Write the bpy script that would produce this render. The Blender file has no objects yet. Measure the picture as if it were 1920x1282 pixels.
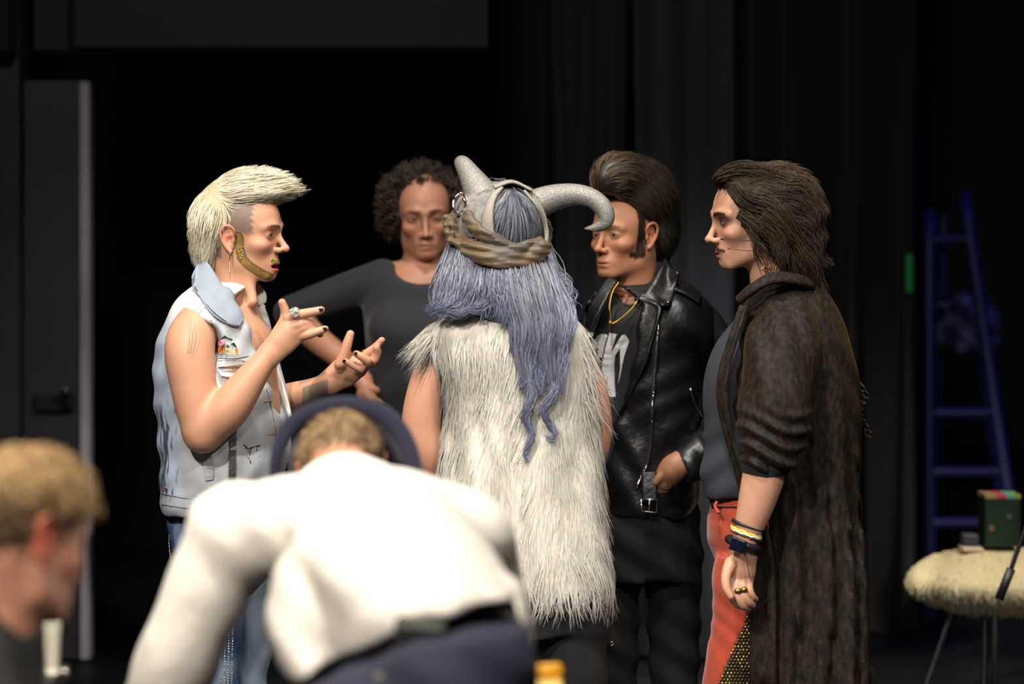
import bpy, math, random
import numpy as np
from mathutils import Vector, Matrix

# ------------------------------------------------------------------ camera, light, exposure
F = 4533.3          # focal length in pixels of the 1920x1282 frame (85 mm on a 36 mm sensor)
CX, YH, H = 960.0, 478.0, 1.5     # image centre column, horizon row, camera height
scene = bpy.context.scene
COL = scene.collection
cam_data = bpy.data.cameras.new('camera')
cam = bpy.data.objects.new('camera', cam_data); COL.objects.link(cam)
cam.location = (0, 0, H); cam.rotation_euler = (math.pi/2, 0, 0)
cam_data.sensor_width = 36; cam_data.lens = 85
cam_data.shift_y = -(641 - YH)/1920
cam_data.dof.use_dof = True; cam_data.dof.focus_distance = 6.3; cam_data.dof.aperture_fstop = 1.45
scene.camera = cam
world = bpy.data.worlds.new('world'); scene.world = world; world.use_nodes = True
world.node_tree.nodes['Background'].inputs[0].default_value = (0.6, 0.7, 1.0, 1)
world.node_tree.nodes['Background'].inputs[1].default_value = 0.006
scene.view_settings.view_transform = 'Standard'; scene.view_settings.look = 'None'
scene.view_settings.gamma = 1; scene.view_settings.exposure = 0.0
scene.view_settings.use_curve_mapping = False

def stage_spot(name, loc, target, energy, color, angle, size, blend=0.5):
    l = bpy.data.lights.new(name, 'SPOT'); l.energy = energy; l.color = color
    l.spot_size = math.radians(angle); l.spot_blend = blend; l.shadow_soft_size = size
    o = bpy.data.objects.new(name, l); COL.objects.link(o); o.location = loc
    o.rotation_euler = (Vector(target)-Vector(loc)).to_track_quat('-Z', 'Y').to_euler()
    return o
WARM = (1.0, 0.93, 0.84)
stage_spot('stage_key_lamp', (-2.6, 0.8, 5.4), (-0.15, 6.3, 1.1), 1900, WARM, 27, 0.16, 0.7)
stage_spot('stage_fill_lamp', (3.4, 1.2, 5.6), (0.3, 6.4, 1.0), 900, WARM, 32, 0.16, 0.7)
stage_spot('stage_top_lamp', (-0.4, 3.4, 6.2), (-0.45, 4.6, 0.9), 1550, (1.0, 0.94, 0.84), 55, 0.25, 0.9)
stage_spot('stage_down_lamp', (-0.1, 5.3, 6.4), (0.0, 6.35, 1.2), 900, (1.0, 0.95, 0.87), 40, 0.2, 0.8)
stage_spot('house_right_lamp', (1.7, 1.6, 3.9), (-0.80, 3.75, 1.0), 330, (1.0, 0.92, 0.82), 17, 0.2, 0.8)
stage_spot('added_vest_lamp', (0.5, 0.4, 4.8), (0.03, 6.1, 0.92), 680, (1.0, 0.96, 0.91), 10.5, 0.12, 0.7)  # extra narrow spot, added only to brighten the white fur vest
stage_spot('stool_lamp', (2.6, 6.4, 5.6), (1.5, 7.8, 0.5), 650, (1.0, 0.90, 0.72), 24, 0.1, 0.8)
stage_spot('added_wash_lamp', (-0.6, -0.6, 4.6), (-0.2, 7.5, 1.5), 400, (1.0, 0.93, 0.86), 75, 0.4, 0.8)  # unseen broad wash, added to lift the background and soften contrast
stage_spot('house_side_lamp', (-2.3, 0.9, 3.1), (-0.78, 3.75, 1.0), 520, (1.0, 0.90, 0.78), 26, 0.25, 0.8)
stage_spot('ladder_blue_lamp', (3.4, 8.8, 3.6), (1.95, 9.9, 1.0), 40, (0.10, 0.10, 1.0), 46, 0.05, 0.6)
# ------------------------------------------------------------------ helpers
def P(u, v, d): return np.array([(u-CX)/F*d, d, H-(v-YH)/F*d])
def lin(h):
    h = h.lstrip('#'); c = np.array([int(h[i:i+2], 16)/255 for i in (0, 2, 4)])
    return np.where(c <= 0.04045, c/12.92, ((c+0.055)/1.055)**2.4)
class Fig:                        # pixel -> point at a figure's own distance
    def __init__(s, D): s.D = D
    def pt(s, u, v, w=0.0): return P(u, v, s.D+w)
    def r(s, px): return px*s.D/F

rng = np.random.default_rng(7)
def link(o, parent=None):
    COL.objects.link(o)
    if parent is not None: o.parent = parent
    return o
def tag(o, label=None, cat=None, group=None, kind=None):
    if label: o['label'] = label
    if cat: o['category'] = cat
    if group: o['group'] = group
    if kind: o['kind'] = kind
    return o
def empty(name, loc, label=None, cat=None, group=None):
    o = bpy.data.objects.new(name, None); o.location = loc; o.empty_display_size = 0.1
    link(o); return tag(o, label, cat, group)
def child(o, parent):             # keep world coordinates of the mesh while parenting to an unrotated empty
    o.parent = parent
    o.matrix_parent_inverse = Matrix.Translation(-Vector(parent.location)) if parent.type == 'EMPTY' else Matrix.Identity(4)
    return o
def mesh_obj(name, V, faces, mat, parent=None, col=None, smooth=True):
    """V (n,3); faces = list of (m,k) int arrays or list of tuples"""
    V = np.asarray(V, np.float32)
    me = bpy.data.meshes.new(name)
    if len(V) == 0: print('EMPTY MESH', name)
    if isinstance(faces, np.ndarray): faces = [faces]
    if len(faces) and isinstance(faces[0], np.ndarray):
        me.vertices.add(len(V)); me.vertices.foreach_set('co', V.ravel())
        loops = np.concatenate([f.ravel() for f in faces]).astype(np.int32)
        sizes = np.concatenate([np.full(len(f), f.shape[1], np.int32) for f in faces])
        starts = np.concatenate([[0], np.cumsum(sizes)[:-1]]).astype(np.int32)
        me.loops.add(len(loops)); me.loops.foreach_set('vertex_index', loops)
        me.polygons.add(len(sizes)); me.polygons.foreach_set('loop_start', starts)
        me.update(calc_edges=True)
    else:
        me.from_pydata([tuple(map(float, p)) for p in V], [], [tuple(map(int, f)) for f in faces])
    me.polygons.foreach_set('use_smooth', np.full(len(me.polygons), smooth, bool))
    if col is not None:
        a = me.color_attributes.new('Col', 'FLOAT_COLOR', 'POINT')
        c = np.ones((len(V), 4), np.float32); c[:, :3] = col
        a.data.foreach_set('color', c.ravel())
    me.update()
    if mat: me.materials.append(mat)
    o = bpy.data.objects.new(name, me); link(o)
    if parent is not None: child(o, parent)
    return o
def cat_meshes(parts):            # [(V, [faces arrays], col or None)] -> one
    Vs, Fs, Cs, n = [], {}, [], 0
    for V, fs, c in parts:
        V = np.asarray(V, float); Vs.append(V)
        if isinstance(fs, np.ndarray): fs = [fs]
        for f in fs: Fs.setdefault(f.shape[1], []).append(f+n)
        Cs.append(np.broadcast_to(np.ones(3) if c is None else c, (len(V), 3))); n += len(V)
    return np.concatenate(Vs), [np.concatenate(x) for x in Fs.values()], np.concatenate(Cs)

# ---- signed distance modelling
def _dot(a, b): return a[0]*b[0]+a[1]*b[1]+a[2]*b[2]
class Prim:
    def __init__(s, fn, lo, hi): s.fn, s.lo, s.hi = fn, np.asarray(lo, float), np.asarray(hi, float)
def ell(c, r, R=None):
    c = np.asarray(c, float); r = np.broadcast_to(np.asarray(r, float), (3,))
    R = np.eye(3) if R is None else np.asarray(R)      # columns = axes
    ext = np.sqrt(((R*r)**2).sum(1))
    def fn(x, y, z):
        q = (x-c[0], y-c[1], z-c[2])
        l = [_dot(q, R[:, i]) for i in range(3)]
        k0 = np.sqrt(sum((l[i]/r[i])**2 for i in range(3)))
        k1 = np.sqrt(sum((l[i]/r[i]**2)**2 for i in range(3)))+1e-9
        return k0*(k0-1)/k1
    return Prim(fn, c-ext, c+ext)
def chain(pts, rad, flat=None):
    """tapered capsule through pts; flat=(axis, s): section squeezed by s along the axis"""
    pts = np.asarray(pts, float); rad = np.broadcast_to(np.asarray(rad, float), (len(pts),))
    m = rad.max(); lo = pts.min(0)-m; hi = pts.max(0)+m
    def fn(x, y, z):
        d = None
        for i in range(len(pts)-1):
            a, b = pts[i], pts[i+1]; ba = b-a; L = ba@ba+1e-12
            q = (x-a[0], y-a[1], z-a[2])
            t = np.clip(_dot(q, ba)/L, 0, 1)
            e = [q[j]-t*ba[j] for j in range(3)]
            r = rad[i]+(rad[i+1]-rad[i])*t
            dd = sum(c*c for c in e)
            if flat is not None:
                n, s = flat; h = _dot(e, n)
                dd = dd-h*h+(h/s)**2
            dd = np.sqrt(dd)-r
            if flat is not None: dd = dd*0.75
            d = dd if d is None else np.minimum(d, dd)
        return d
    return Prim(fn, lo, hi)
def smooth_chain(pts, rad, n=6, **k):
    pts = np.asarray(pts, float); rad = np.broadcast_to(np.asarray(rad, float), (len(pts),))
    t = np.arange(len(pts)); tt = np.linspace(0, len(pts)-1, (len(pts)-1)*n+1)
    return chain(np.stack([crom(t, pts[:, j], tt) for j in range(3)], 1), crom(t, rad, tt), **k)
def crom(x, y, xx):               # Catmull-Rom through (x,y), x increasing
    x = np.asarray(x, float); y = np.asarray(y, float)
    if len(x) < 3: return np.interp(xx, x, y)
    m = np.empty_like(y); dx = np.diff(x); s = np.diff(y)/dx
    m[1:-1] = (s[:-1]*dx[1:]+s[1:]*dx[:-1])/(dx[1:]+dx[:-1]); m[0] = s[0]; m[-1] = s[-1]
    i = np.clip(np.searchsorted(x, xx)-1, 0, len(x)-2); h = dx[i]; t = np.clip((xx-x[i])/h, 0, 1)
    return (2*t**3-3*t**2+1)*y[i]+(t**3-2*t**2+t)*h*m[i]+(-2*t**3+3*t**2)*y[i+1]+(t**3-t**2)*h*m[i+1]
def loft(rows, p=2.0):
    """rows: (z, cx, cy, rx, ry[, shear]) from any order; horizontal superellipse sections"""
    a = np.array(sorted(rows), float); z0, z1 = a[0, 0], a[-1, 0]
    zz = np.linspace(z0, z1, 200); T = [crom(a[:, 0], a[:, j], zz) for j in range(1, 5)]
    def fn(x, y, z):
        cx, cy, rx, ry = (np.interp(z, zz, t) for t in T)
        a_, b_ = np.abs(x-cx), np.abs(y-cy)
        k0 = ((a_/rx)**p+(b_/ry)**p)**(1/p)
        k1 = np.sqrt((a_/rx**2)**2+(b_/ry**2)**2)+1e-6
        d = np.where(k0 > 0.3, k0*(k0-1)/k1*np.ones_like(k0), -np.minimum(rx, ry)*0.7)
        e = np.maximum(z0-z, z-z1)
        return np.maximum(d, e)
    m = np.array([[t.min(), t.max()] for t in T])
    lo = [m[0, 0]-m[2, 1], m[1, 0]-m[3, 1], z0]; hi = [m[0, 1]+m[2, 1], m[1, 1]+m[3, 1], z1]
    return Prim(fn, lo, hi)
def pxloft(fig, rows, p=2.0):
    """rows: (v, uL, uR, w, ry_m)"""
    out = []
    for v, a, b, w, ry in rows:
        c = fig.pt((a+b)/2, v, w); out.append((c[2], c[0], c[1], abs(b-a)/2*(fig.D+w)/F, ry))
    return loft(out, p)
def half(n, c):                   # half space: negative on the side opposite to n
    n = np.asarray(n, float); n = n/np.linalg.norm(n); c = np.asarray(c, float)
    return Prim(lambda x, y, z: _dot((x-c[0], y-c[1], z-c[2]), n), [-99]*3, [99]*3)
def prism(poly, y0, y1):          # polygon in x,z (world) extruded over depth y0..y1
    P2 = np.asarray(poly, float)
    def fn(x, y, z):
        x, z = np.broadcast_arrays(x, z)
        d = np.full(x.shape, 1e9); s = np.ones(x.shape)
        n = len(P2)
        for i in range(n):
            a, b = P2[i], P2[i-1]; e = b-a
            wx, wz = x-a[0], z-a[1]
            t = np.clip((wx*e[0]+wz*e[1])/(e@e+1e-12), 0, 1)
            d = np.minimum(d, (wx-e[0]*t)**2+(wz-e[1]*t)**2)
            c1 = z >= a[1]; c2 = z < b[1]; c3 = e[0]*wz > e[1]*wx
            fl = (c1 & c2 & c3) | (~c1 & ~c2 & ~c3); s = np.where(fl, -s, s)
        return np.maximum(s*np.sqrt(d), np.maximum(y0-y, y-y1))
    return Prim(fn, [P2[:, 0].min(), y0, P2[:, 1].min()], [P2[:, 0].max(), y1, P2[:, 1].max()])
def pxprism(fig, poly, w0, w1, w=0.0):
    q = [fig.pt(u, v, w) for u, v in poly]
    return prism([(p[0], p[2]) for p in q], fig.D+w0, fig.D+w1)

class Sdf:
    def __init__(s): s.ops = []
    def add(s, p, k=0.01): s.ops.append(('a', p, k)); return s
    def sub(s, p, k=0.005): s.ops.append(('s', p, k)); return s
    def isect(s, p, k=0.005): s.ops.append(('i', p, k)); return s
    def disp(s, f): s.ops.append(('d', f, 0)); return s
    def build(s, res, clip=None):
        lo = np.min([p.lo for o, p, k in s.ops if o == 'a'], 0)-4*res-0.01
        hi = np.max([p.hi for o, p, k in s.ops if o == 'a'], 0)+4*res+0.01
        if clip is not None: lo = np.maximum(lo, clip[0]); hi = np.minimum(hi, clip[1])
        n = np.ceil((hi-lo)/res).astype(int)+1
        ax = [lo[i]+res*np.arange(n[i]) for i in range(3)]
        vol = np.full(n, 1.0, np.float32)
        for o, p, k in s.ops:
            if o == 'd':
                m = np.abs(vol) < 0.03
                i, j, l = np.nonzero(m)
                vol[m] += p(ax[0][i], ax[1][j], ax[2][l]).astype(np.float32); continue
            mg = k+4*res
            a = np.clip(np.floor((p.lo-mg-lo)/res).astype(int), 0, n); b = np.clip(np.ceil((p.hi+mg-lo)/res).astype(int)+1, 0, n)
            if o == 'i': a, b = np.zeros(3, int), n
            if (b <= a).any(): continue
            sl = tuple(slice(a[i], b[i]) for i in range(3))
            d = p.fn(ax[0][sl[0]][:, None, None], ax[1][sl[1]][None, :, None], ax[2][sl[2]][None, None, :])
            v = vol[sl]; d = np.broadcast_to(d, v.shape).astype(np.float32)
            kk = max(k, 1e-5)
            if o == 'a':
                h = np.clip(0.5+0.5*(v-d)/kk, 0, 1); vol[sl] = v*(1-h)+d*h-kk*h*(1-h)
            else:
                if o == 's': d = -d
                h = np.clip(0.5-0.5*(v-d)/kk, 0, 1); vol[sl] = v*(1-h)+d*h+kk*h*(1-h)
        s.vol, s.lo, s.res = vol, lo, res
        s.V, s.Q = nets(vol, lo, res)
        return s
    def sample(s, p):
        q = (p-s.lo)/s.res; n = np.array(s.vol.shape)
        q = np.clip(q, 0, n-1.001); i = q.astype(int); f = q-i; v = s.vol; r = 0
        for dx in (0, 1):
            for dy in (0, 1):
                for dz in (0, 1):
                    w = (f[:, 0] if dx else 1-f[:, 0])*(f[:, 1] if dy else 1-f[:, 1])*(f[:, 2] if dz else 1-f[:, 2])
                    r = r+w*v[i[:, 0]+dx, i[:, 1]+dy, i[:, 2]+dz]
        return r
    def grad(s, p):
        e = s.res*1.5; g = np.stack([s.sample(p+e*np.eye(3)[j])-s.sample(p-e*np.eye(3)[j]) for j in range(3)], 1)
        return g/(np.linalg.norm(g, axis=1, keepdims=True)+1e-9)
    def points(s, n, r=rng, keep=None):
        """random points on the surface"""
        V, Q = s.V, s.Q; a = V[Q]; c = np.cross(a[:, 2]-a[:, 0], a[:, 3]-a[:, 1]); A = np.linalg.norm(c, axis=1)
        if keep is not None: A = A*keep(a.mean(1))
        i = r.choice(len(Q), n, p=A/A.sum()); t = r.random((n, 2)); q = a[i]
        p = (q[:, 0]*(1-t[:, :1])+q[:, 1]*t[:, :1])*(1-t[:, 1:])+(q[:, 3]*(1-t[:, :1])+q[:, 2]*t[:, :1])*t[:, 1:]
        return p, s.grad(p)
def nets(vol, lo, res):
    ins = vol < 0
    c = [ins[dx:ins.shape[0]-1+dx, dy:ins.shape[1]-1+dy, dz:ins.shape[2]-1+dz] for dx in (0, 1) for dy in (0, 1) for dz in (0, 1)]
    sm = sum(x.astype(np.int8) for x in c); act = (sm > 0) & (sm < 8)
    I = np.argwhere(act); idx = np.full(act.shape, -1, np.int32); idx[act] = np.arange(len(I))
    off = np.array([(dx, dy, dz) for dx in (0, 1) for dy in (0, 1) for dz in (0, 1)])
    val = np.stack([vol[I[:, 0]+o[0], I[:, 1]+o[1], I[:, 2]+o[2]] for o in off], 1)
    pos = np.zeros((len(I), 3)); cnt = np.zeros(len(I))
    for a in range(8):
        for b in range(a+1, 8):
            if np.abs(off[a]-off[b]).sum() != 1: continue
            va, vb = val[:, a], val[:, b]; m = (va < 0) != (vb < 0)
            t = np.where(m, va/(va-vb+1e-20), 0)[:, None]
            pos += np.where(m[:, None], off[a]+(off[b]-off[a])*t, 0); cnt += m
    V = lo+res*(I+pos/cnt[:, None])
    quads = []
    for ax in range(3):
        A = [slice(None)]*3; B = [slice(None)]*3; A[ax] = slice(0, -1); B[ax] = slice(1, None)
        s0, s1 = ins[tuple(A)], ins[tuple(B)]
        E = np.argwhere(s0 != s1); o1, o2 = (ax+1) % 3, (ax+2) % 3
        E = E[(E[:, o1] > 0) & (E[:, o2] > 0) & (E[:, o1] < act.shape[o1]) & (E[:, o2] < act.shape[o2])]
        q = []
        for d1, d2 in ((1, 1), (0, 1), (0, 0), (1, 0)):
            e = E.copy(); e[:, o1] -= d1; e[:, o2] -= d2; q.append(idx[e[:, 0], e[:, 1], e[:, 2]])
        q = np.stack(q, 1); fl = s0[E[:, 0], E[:, 1], E[:, 2]]
        q[~fl] = q[~fl][:, ::-1]; quads.append(q)
    return V, np.concatenate(quads)

# ---- strands and tubes
def tubes(C, R, sides=3, cap=False):
    """C (n,s,3) centre lines, R (n,s) radii -> V, quads"""
    n, s, _ = C.shape
    T = np.gradient(C, axis=1); T /= np.linalg.norm(T, axis=2, keepdims=True)+1e-12
    up = np.zeros_like(T); up[..., 0] = 0.31; up[..., 1] = 0.87; up[..., 2] = 0.38
    A = np.cross(T, up); A /= np.linalg.norm(A, axis=2, keepdims=True)+1e-9; B = np.cross(T, A)
    a = np.arange(sides)*2*np.pi/sides
    V = C[:, :, None]+R[:, :, None, None]*(np.cos(a)[None, None, :, None]*A[:, :, None]+np.sin(a)[None, None, :, None]*B[:, :, None])
    b = (np.arange(n)*s*sides)[:, None, None]; r = (np.arange(s-1)*sides)[None, :, None]; k = np.arange(sides)[None, None, :]
    k2 = (k+1) % sides
    Q = np.stack([b+r+k, b+r+k2, b+r+sides+k2, b+r+sides+k], 3).reshape(-1, 4)
    return V.reshape(-1, 3), Q
def tube(pts, rad, n=6, sides=8, smooth=True):
    pts = np.asarray(pts, float); rad = np.broadcast_to(np.asarray(rad, float), (len(pts),))
    if smooth and len(pts) > 2:
        t = np.arange(len(pts)); tt = np.linspace(0, len(pts)-1, (len(pts)-1)*n+1)
        rad = crom(t, rad, tt); pts = np.stack([crom(t, pts[:, j], tt) for j in range(3)], 1)
    e = np.concatenate([[pts[0]], pts, [pts[-1]]]); r = np.concatenate([[1e-5], rad, [1e-5]])
    # keep end normals valid
    e[0] = pts[0]-(pts[1]-pts[0])*1e-3; e[-1] = pts[-1]+(pts[-1]-pts[-2])*1e-3
    return tubes(e[None], r[None], sides)
def grow(p, flow, length, segs, sdf=None, lift=None, curl=0.0, freq=0.0, stay=None, r=rng, bias=None, steer=0.0, tang=0.0):
    """march strands: flow(p)->dir (n,3). stay=(lo,hi): keep distance to sdf inside the band"""
    n = len(p); L = np.broadcast_to(length, (n,)); st = (L/(segs-1))[:, None]
    out = [p.copy()]; ph = r.random(n)*6.28; amp = r.uniform(0.5, 1.3, n)*curl
    d0 = None
    for i in range(1, segs):
        d = flow(p); d = d/(np.linalg.norm(d, axis=1, keepdims=True)+1e-9)
        if bias is not None: d = d+bias
        if tang and sdf is not None: g = sdf.grad(p); d = d-tang*g*(d*g).sum(1, keepdims=True)
        if lift is not None and sdf is not None: d = d+sdf.grad(p)*np.asarray(lift(i/(segs-1))).reshape(-1, 1)
        d /= np.linalg.norm(d, axis=1, keepdims=True)+1e-9
        d0 = d if d0 is None else d0*steer+d*(1-steer); d0 = d0/(np.linalg.norm(d0, axis=1, keepdims=True)+1e-9)
        p = p+d0*st
        if stay is not None:
            g = sdf.sample(p); m = (g < stay[0]) | (g > stay[1])
            if m.any(): p[m] -= sdf.grad(p[m])*(g[m]-np.clip(g[m], *stay))[:, None]
        out.append(p.copy())
    C = np.stack(out, 1)
    if curl:
        T = np.gradient(C, axis=1); T /= np.linalg.norm(T, axis=2, keepdims=True)+1e-9
        A = np.cross(T, np.array([0.3, 0.9, 0.31])); A /= np.linalg.norm(A, axis=2, keepdims=True)+1e-9; B = np.cross(T, A)
        t = np.linspace(0, 1, segs)[None]*L[:, None]*freq+ph[:, None]; e = (amp[:, None]*np.minimum(1, np.linspace(0, 3, segs))[None])
        C = C+(np.cos(t)*e)[..., None]*A+(np.sin(t)*e)[..., None]*B
    return C
def taper(n, segs, r0, r1=0.15, var=0.3, r=rng):
    t = np.linspace(0, 1, segs)
    return (r0*r.uniform(1-var, 1+var, n))[:, None]*(1-(1-r1)*t**1.5)[None]

# ---- materials
def mat(name, color=(0.5, 0.5, 0.5), rough=0.6, metal=0.0, attr=False, spec=0.5, noise=None, bump=None, sheen=0, sss=0, coat=0, emit=None):
    """noise=(scale, colour2, lo, hi[, stretch]) mixes a second colour; bump=(scale, strength[, distance])"""
    m = bpy.data.materials.new(name); m.use_nodes = True; nt = m.node_tree; b = nt.nodes['Principled BSDF']
    b.inputs['Roughness'].default_value = rough; b.inputs['Metallic'].default_value = metal
    b.inputs['Specular IOR Level'].default_value = spec
    c4 = (*[float(x) for x in color], 1); b.inputs['Base Color'].default_value = c4
    out = None
    tc = nt.nodes.new('ShaderNodeTexCoord')
    if attr:
        a = nt.nodes.new('ShaderNodeAttribute'); a.attribute_name = 'Col'; out = a.outputs['Color']
    if noise:
        nz = nt.nodes.new('ShaderNodeTexNoise'); nz.inputs['Scale'].default_value = noise[0]; nz.inputs['Detail'].default_value = 6
        src = tc.outputs['Object']
        if len(noise) > 4:
            mp = nt.nodes.new('ShaderNodeMapping'); mp.inputs['Scale'].default_value = noise[4]; nt.links.new(src, mp.inputs[0]); src = mp.outputs[0]
        nt.links.new(src, nz.inputs['Vector'])
        rp = nt.nodes.new('ShaderNodeMapRange'); rp.inputs[1].default_value = noise[2]; rp.inputs[2].default_value = noise[3]
        nt.links.new(nz.outputs['Fac'], rp.inputs[0])
        mx = nt.nodes.new('ShaderNodeMix'); mx.data_type = 'RGBA'
        if out: nt.links.new(out, mx.inputs[6])
        else: mx.inputs[6].default_value = c4
        mx.inputs[7].default_value = (*[float(x) for x in noise[1]], 1)
        nt.links.new(rp.outputs[0], mx.inputs[0]); out = mx.outputs[2]
    if out: nt.links.new(out, b.inputs['Base Color'])
    if bump:
        nz = nt.nodes.new('ShaderNodeTexNoise'); nz.inputs['Scale'].default_value = bump[0]; nz.inputs['Detail'].default_value = 4
        nt.links.new(tc.outputs['Object'], nz.inputs['Vector'])
        bp = nt.nodes.new('ShaderNodeBump'); bp.inputs['Strength'].default_value = bump[1]
        bp.inputs['Distance'].default_value = bump[2] if len(bump) > 2 else 0.003
        nt.links.new(nz.outputs['Fac'], bp.inputs['Height']); nt.links.new(bp.outputs[0], b.inputs['Normal'])
    if sheen: b.inputs['Sheen Weight'].default_value = sheen; b.inputs['Sheen Roughness'].default_value = 0.4
    if sss:
        b.inputs['Subsurface Weight'].default_value = sss; b.inputs['Subsurface Radius'].default_value = (0.010, 0.004, 0.002)
        b.inputs['Subsurface Scale'].default_value = 0.6
    if coat: b.inputs['Coat Weight'].default_value = coat
    if emit: b.inputs['Emission Color'].default_value = (*emit[0], 1); b.inputs['Emission Strength'].default_value = emit[1]
    return m
def box_vf(x0, x1, y0, y1, z0, z1):
    V = [(x, y, z) for x in (x0, x1) for y in (y0, y1) for z in (z0, z1)]
    return V, [(0, 1, 3, 2), (4, 6, 7, 5), (0, 4, 5, 1), (2, 3, 7, 6), (0, 2, 6, 4), (1, 5, 7, 3)]
def box(name, x0, x1, y0, y1, z0, z1, m, parent=None, bev=0.0):
    V, f = box_vf(x0, x1, y0, y1, z0, z1); o = mesh_obj(name, V, f, m, parent, smooth=False)
    if bev:
        b = o.modifiers.new('bevel', 'BEVEL'); b.width = bev; b.segments = 3
    return o
def sphere_vf(c, r, nu=16, nv=10):
    r = np.broadcast_to(np.asarray(r, float), (3,)); V = []
    th = np.linspace(0, np.pi, nv); ph = np.arange(nu)*2*np.pi/nu
    V = np.stack([np.outer(np.sin(th), np.cos(ph)), np.outer(np.sin(th), np.sin(ph)), np.outer(np.cos(th), np.ones(nu))], 2).reshape(-1, 3)*r+c
    i, j = np.meshgrid(np.arange(nv-1), np.arange(nu), indexing='ij'); j2 = (j+1) % nu
    return V, np.stack([i*nu+j, (i+1)*nu+j, (i+1)*nu+j2, i*nu+j2], 2).reshape(-1, 4)
def nz3(p, s, seed=0):            # cheap smooth pseudo noise in about -1..1
    p = np.asarray(p)*s; r = np.random.default_rng(seed); v = 0
    for k in range(5):
        d = r.normal(size=3); v = v+np.sin(p@d*(1+0.5*k)+r.random()*6.28)
    return v/3.0
def relax(V, Q, it=4, mask=None, lam=0.5):
    E = np.concatenate([Q[:, [0, 1]], Q[:, [1, 2]], Q[:, [2, 3]], Q[:, [3, 0]]]); n = len(V)
    deg = np.bincount(E[:, 0], minlength=n)+np.bincount(E[:, 1], minlength=n); w = lam if mask is None else lam*mask[:, None]
    for k in range(it*2):
        A = np.stack([np.bincount(E[:, 0], V[E[:, 1], j], n)+np.bincount(E[:, 1], V[E[:, 0], j], n) for j in range(3)], 1)/deg[:, None]
        V = V+(A-V)*(w if k % 2 == 0 else -1.04*w)
    return V
def sstep(a, b, x): t = np.clip((x-a)/(b-a), 0, 1); return t*t*(3-2*t)
def mixc(c, col, w): return c*(1-w[:, None])+np.asarray(col)*w[:, None]
# ------------------------------------------------------------------ heads
class Head:
    """frame of a head: origin between the eyes' level and the ears; f forward, l subject's left, u up"""
    def __init__(s, origin, yaw, pitch=0, roll=0, scale=1.0):
        a = math.radians(yaw); f = np.array([math.sin(a), -math.cos(a), 0]); u = np.array([0, 0, 1.0])
        p = math.radians(pitch); l = np.cross(u, f)
        f2 = f*math.cos(p)-u*math.sin(p); u2 = np.cross(f2, l)
        r = math.radians(roll); l2 = l*math.cos(r)+u2*math.sin(r); u3 = np.cross(f2, l2)
        s.o = np.asarray(origin, float); s.R = np.stack([f2, l2, u3], 1); s.s = scale
    def w(s, f, l, u): return s.o+s.R@(np.array([f, l, u])*s.s)
    def loc(s, V): return (V-s.o)@s.R/s.s
    def ell(s, c, r, tilt=None):
        R = s.R
        if tilt is not None: R = s.R@np.array(Matrix.Rotation(math.radians(tilt[1]), 3, 'XYZ'[tilt[0]]))
        return ell(s.w(*c), np.array(r)*s.s, R)
    def ch(s, pts, rad, **k): return chain([s.w(*p) for p in pts], np.array(rad)*s.s, **k)
    def sch(s, pts, rad, **k): return smooth_chain([s.w(*p) for p in pts], np.array(rad)*s.s, **k)

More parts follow.
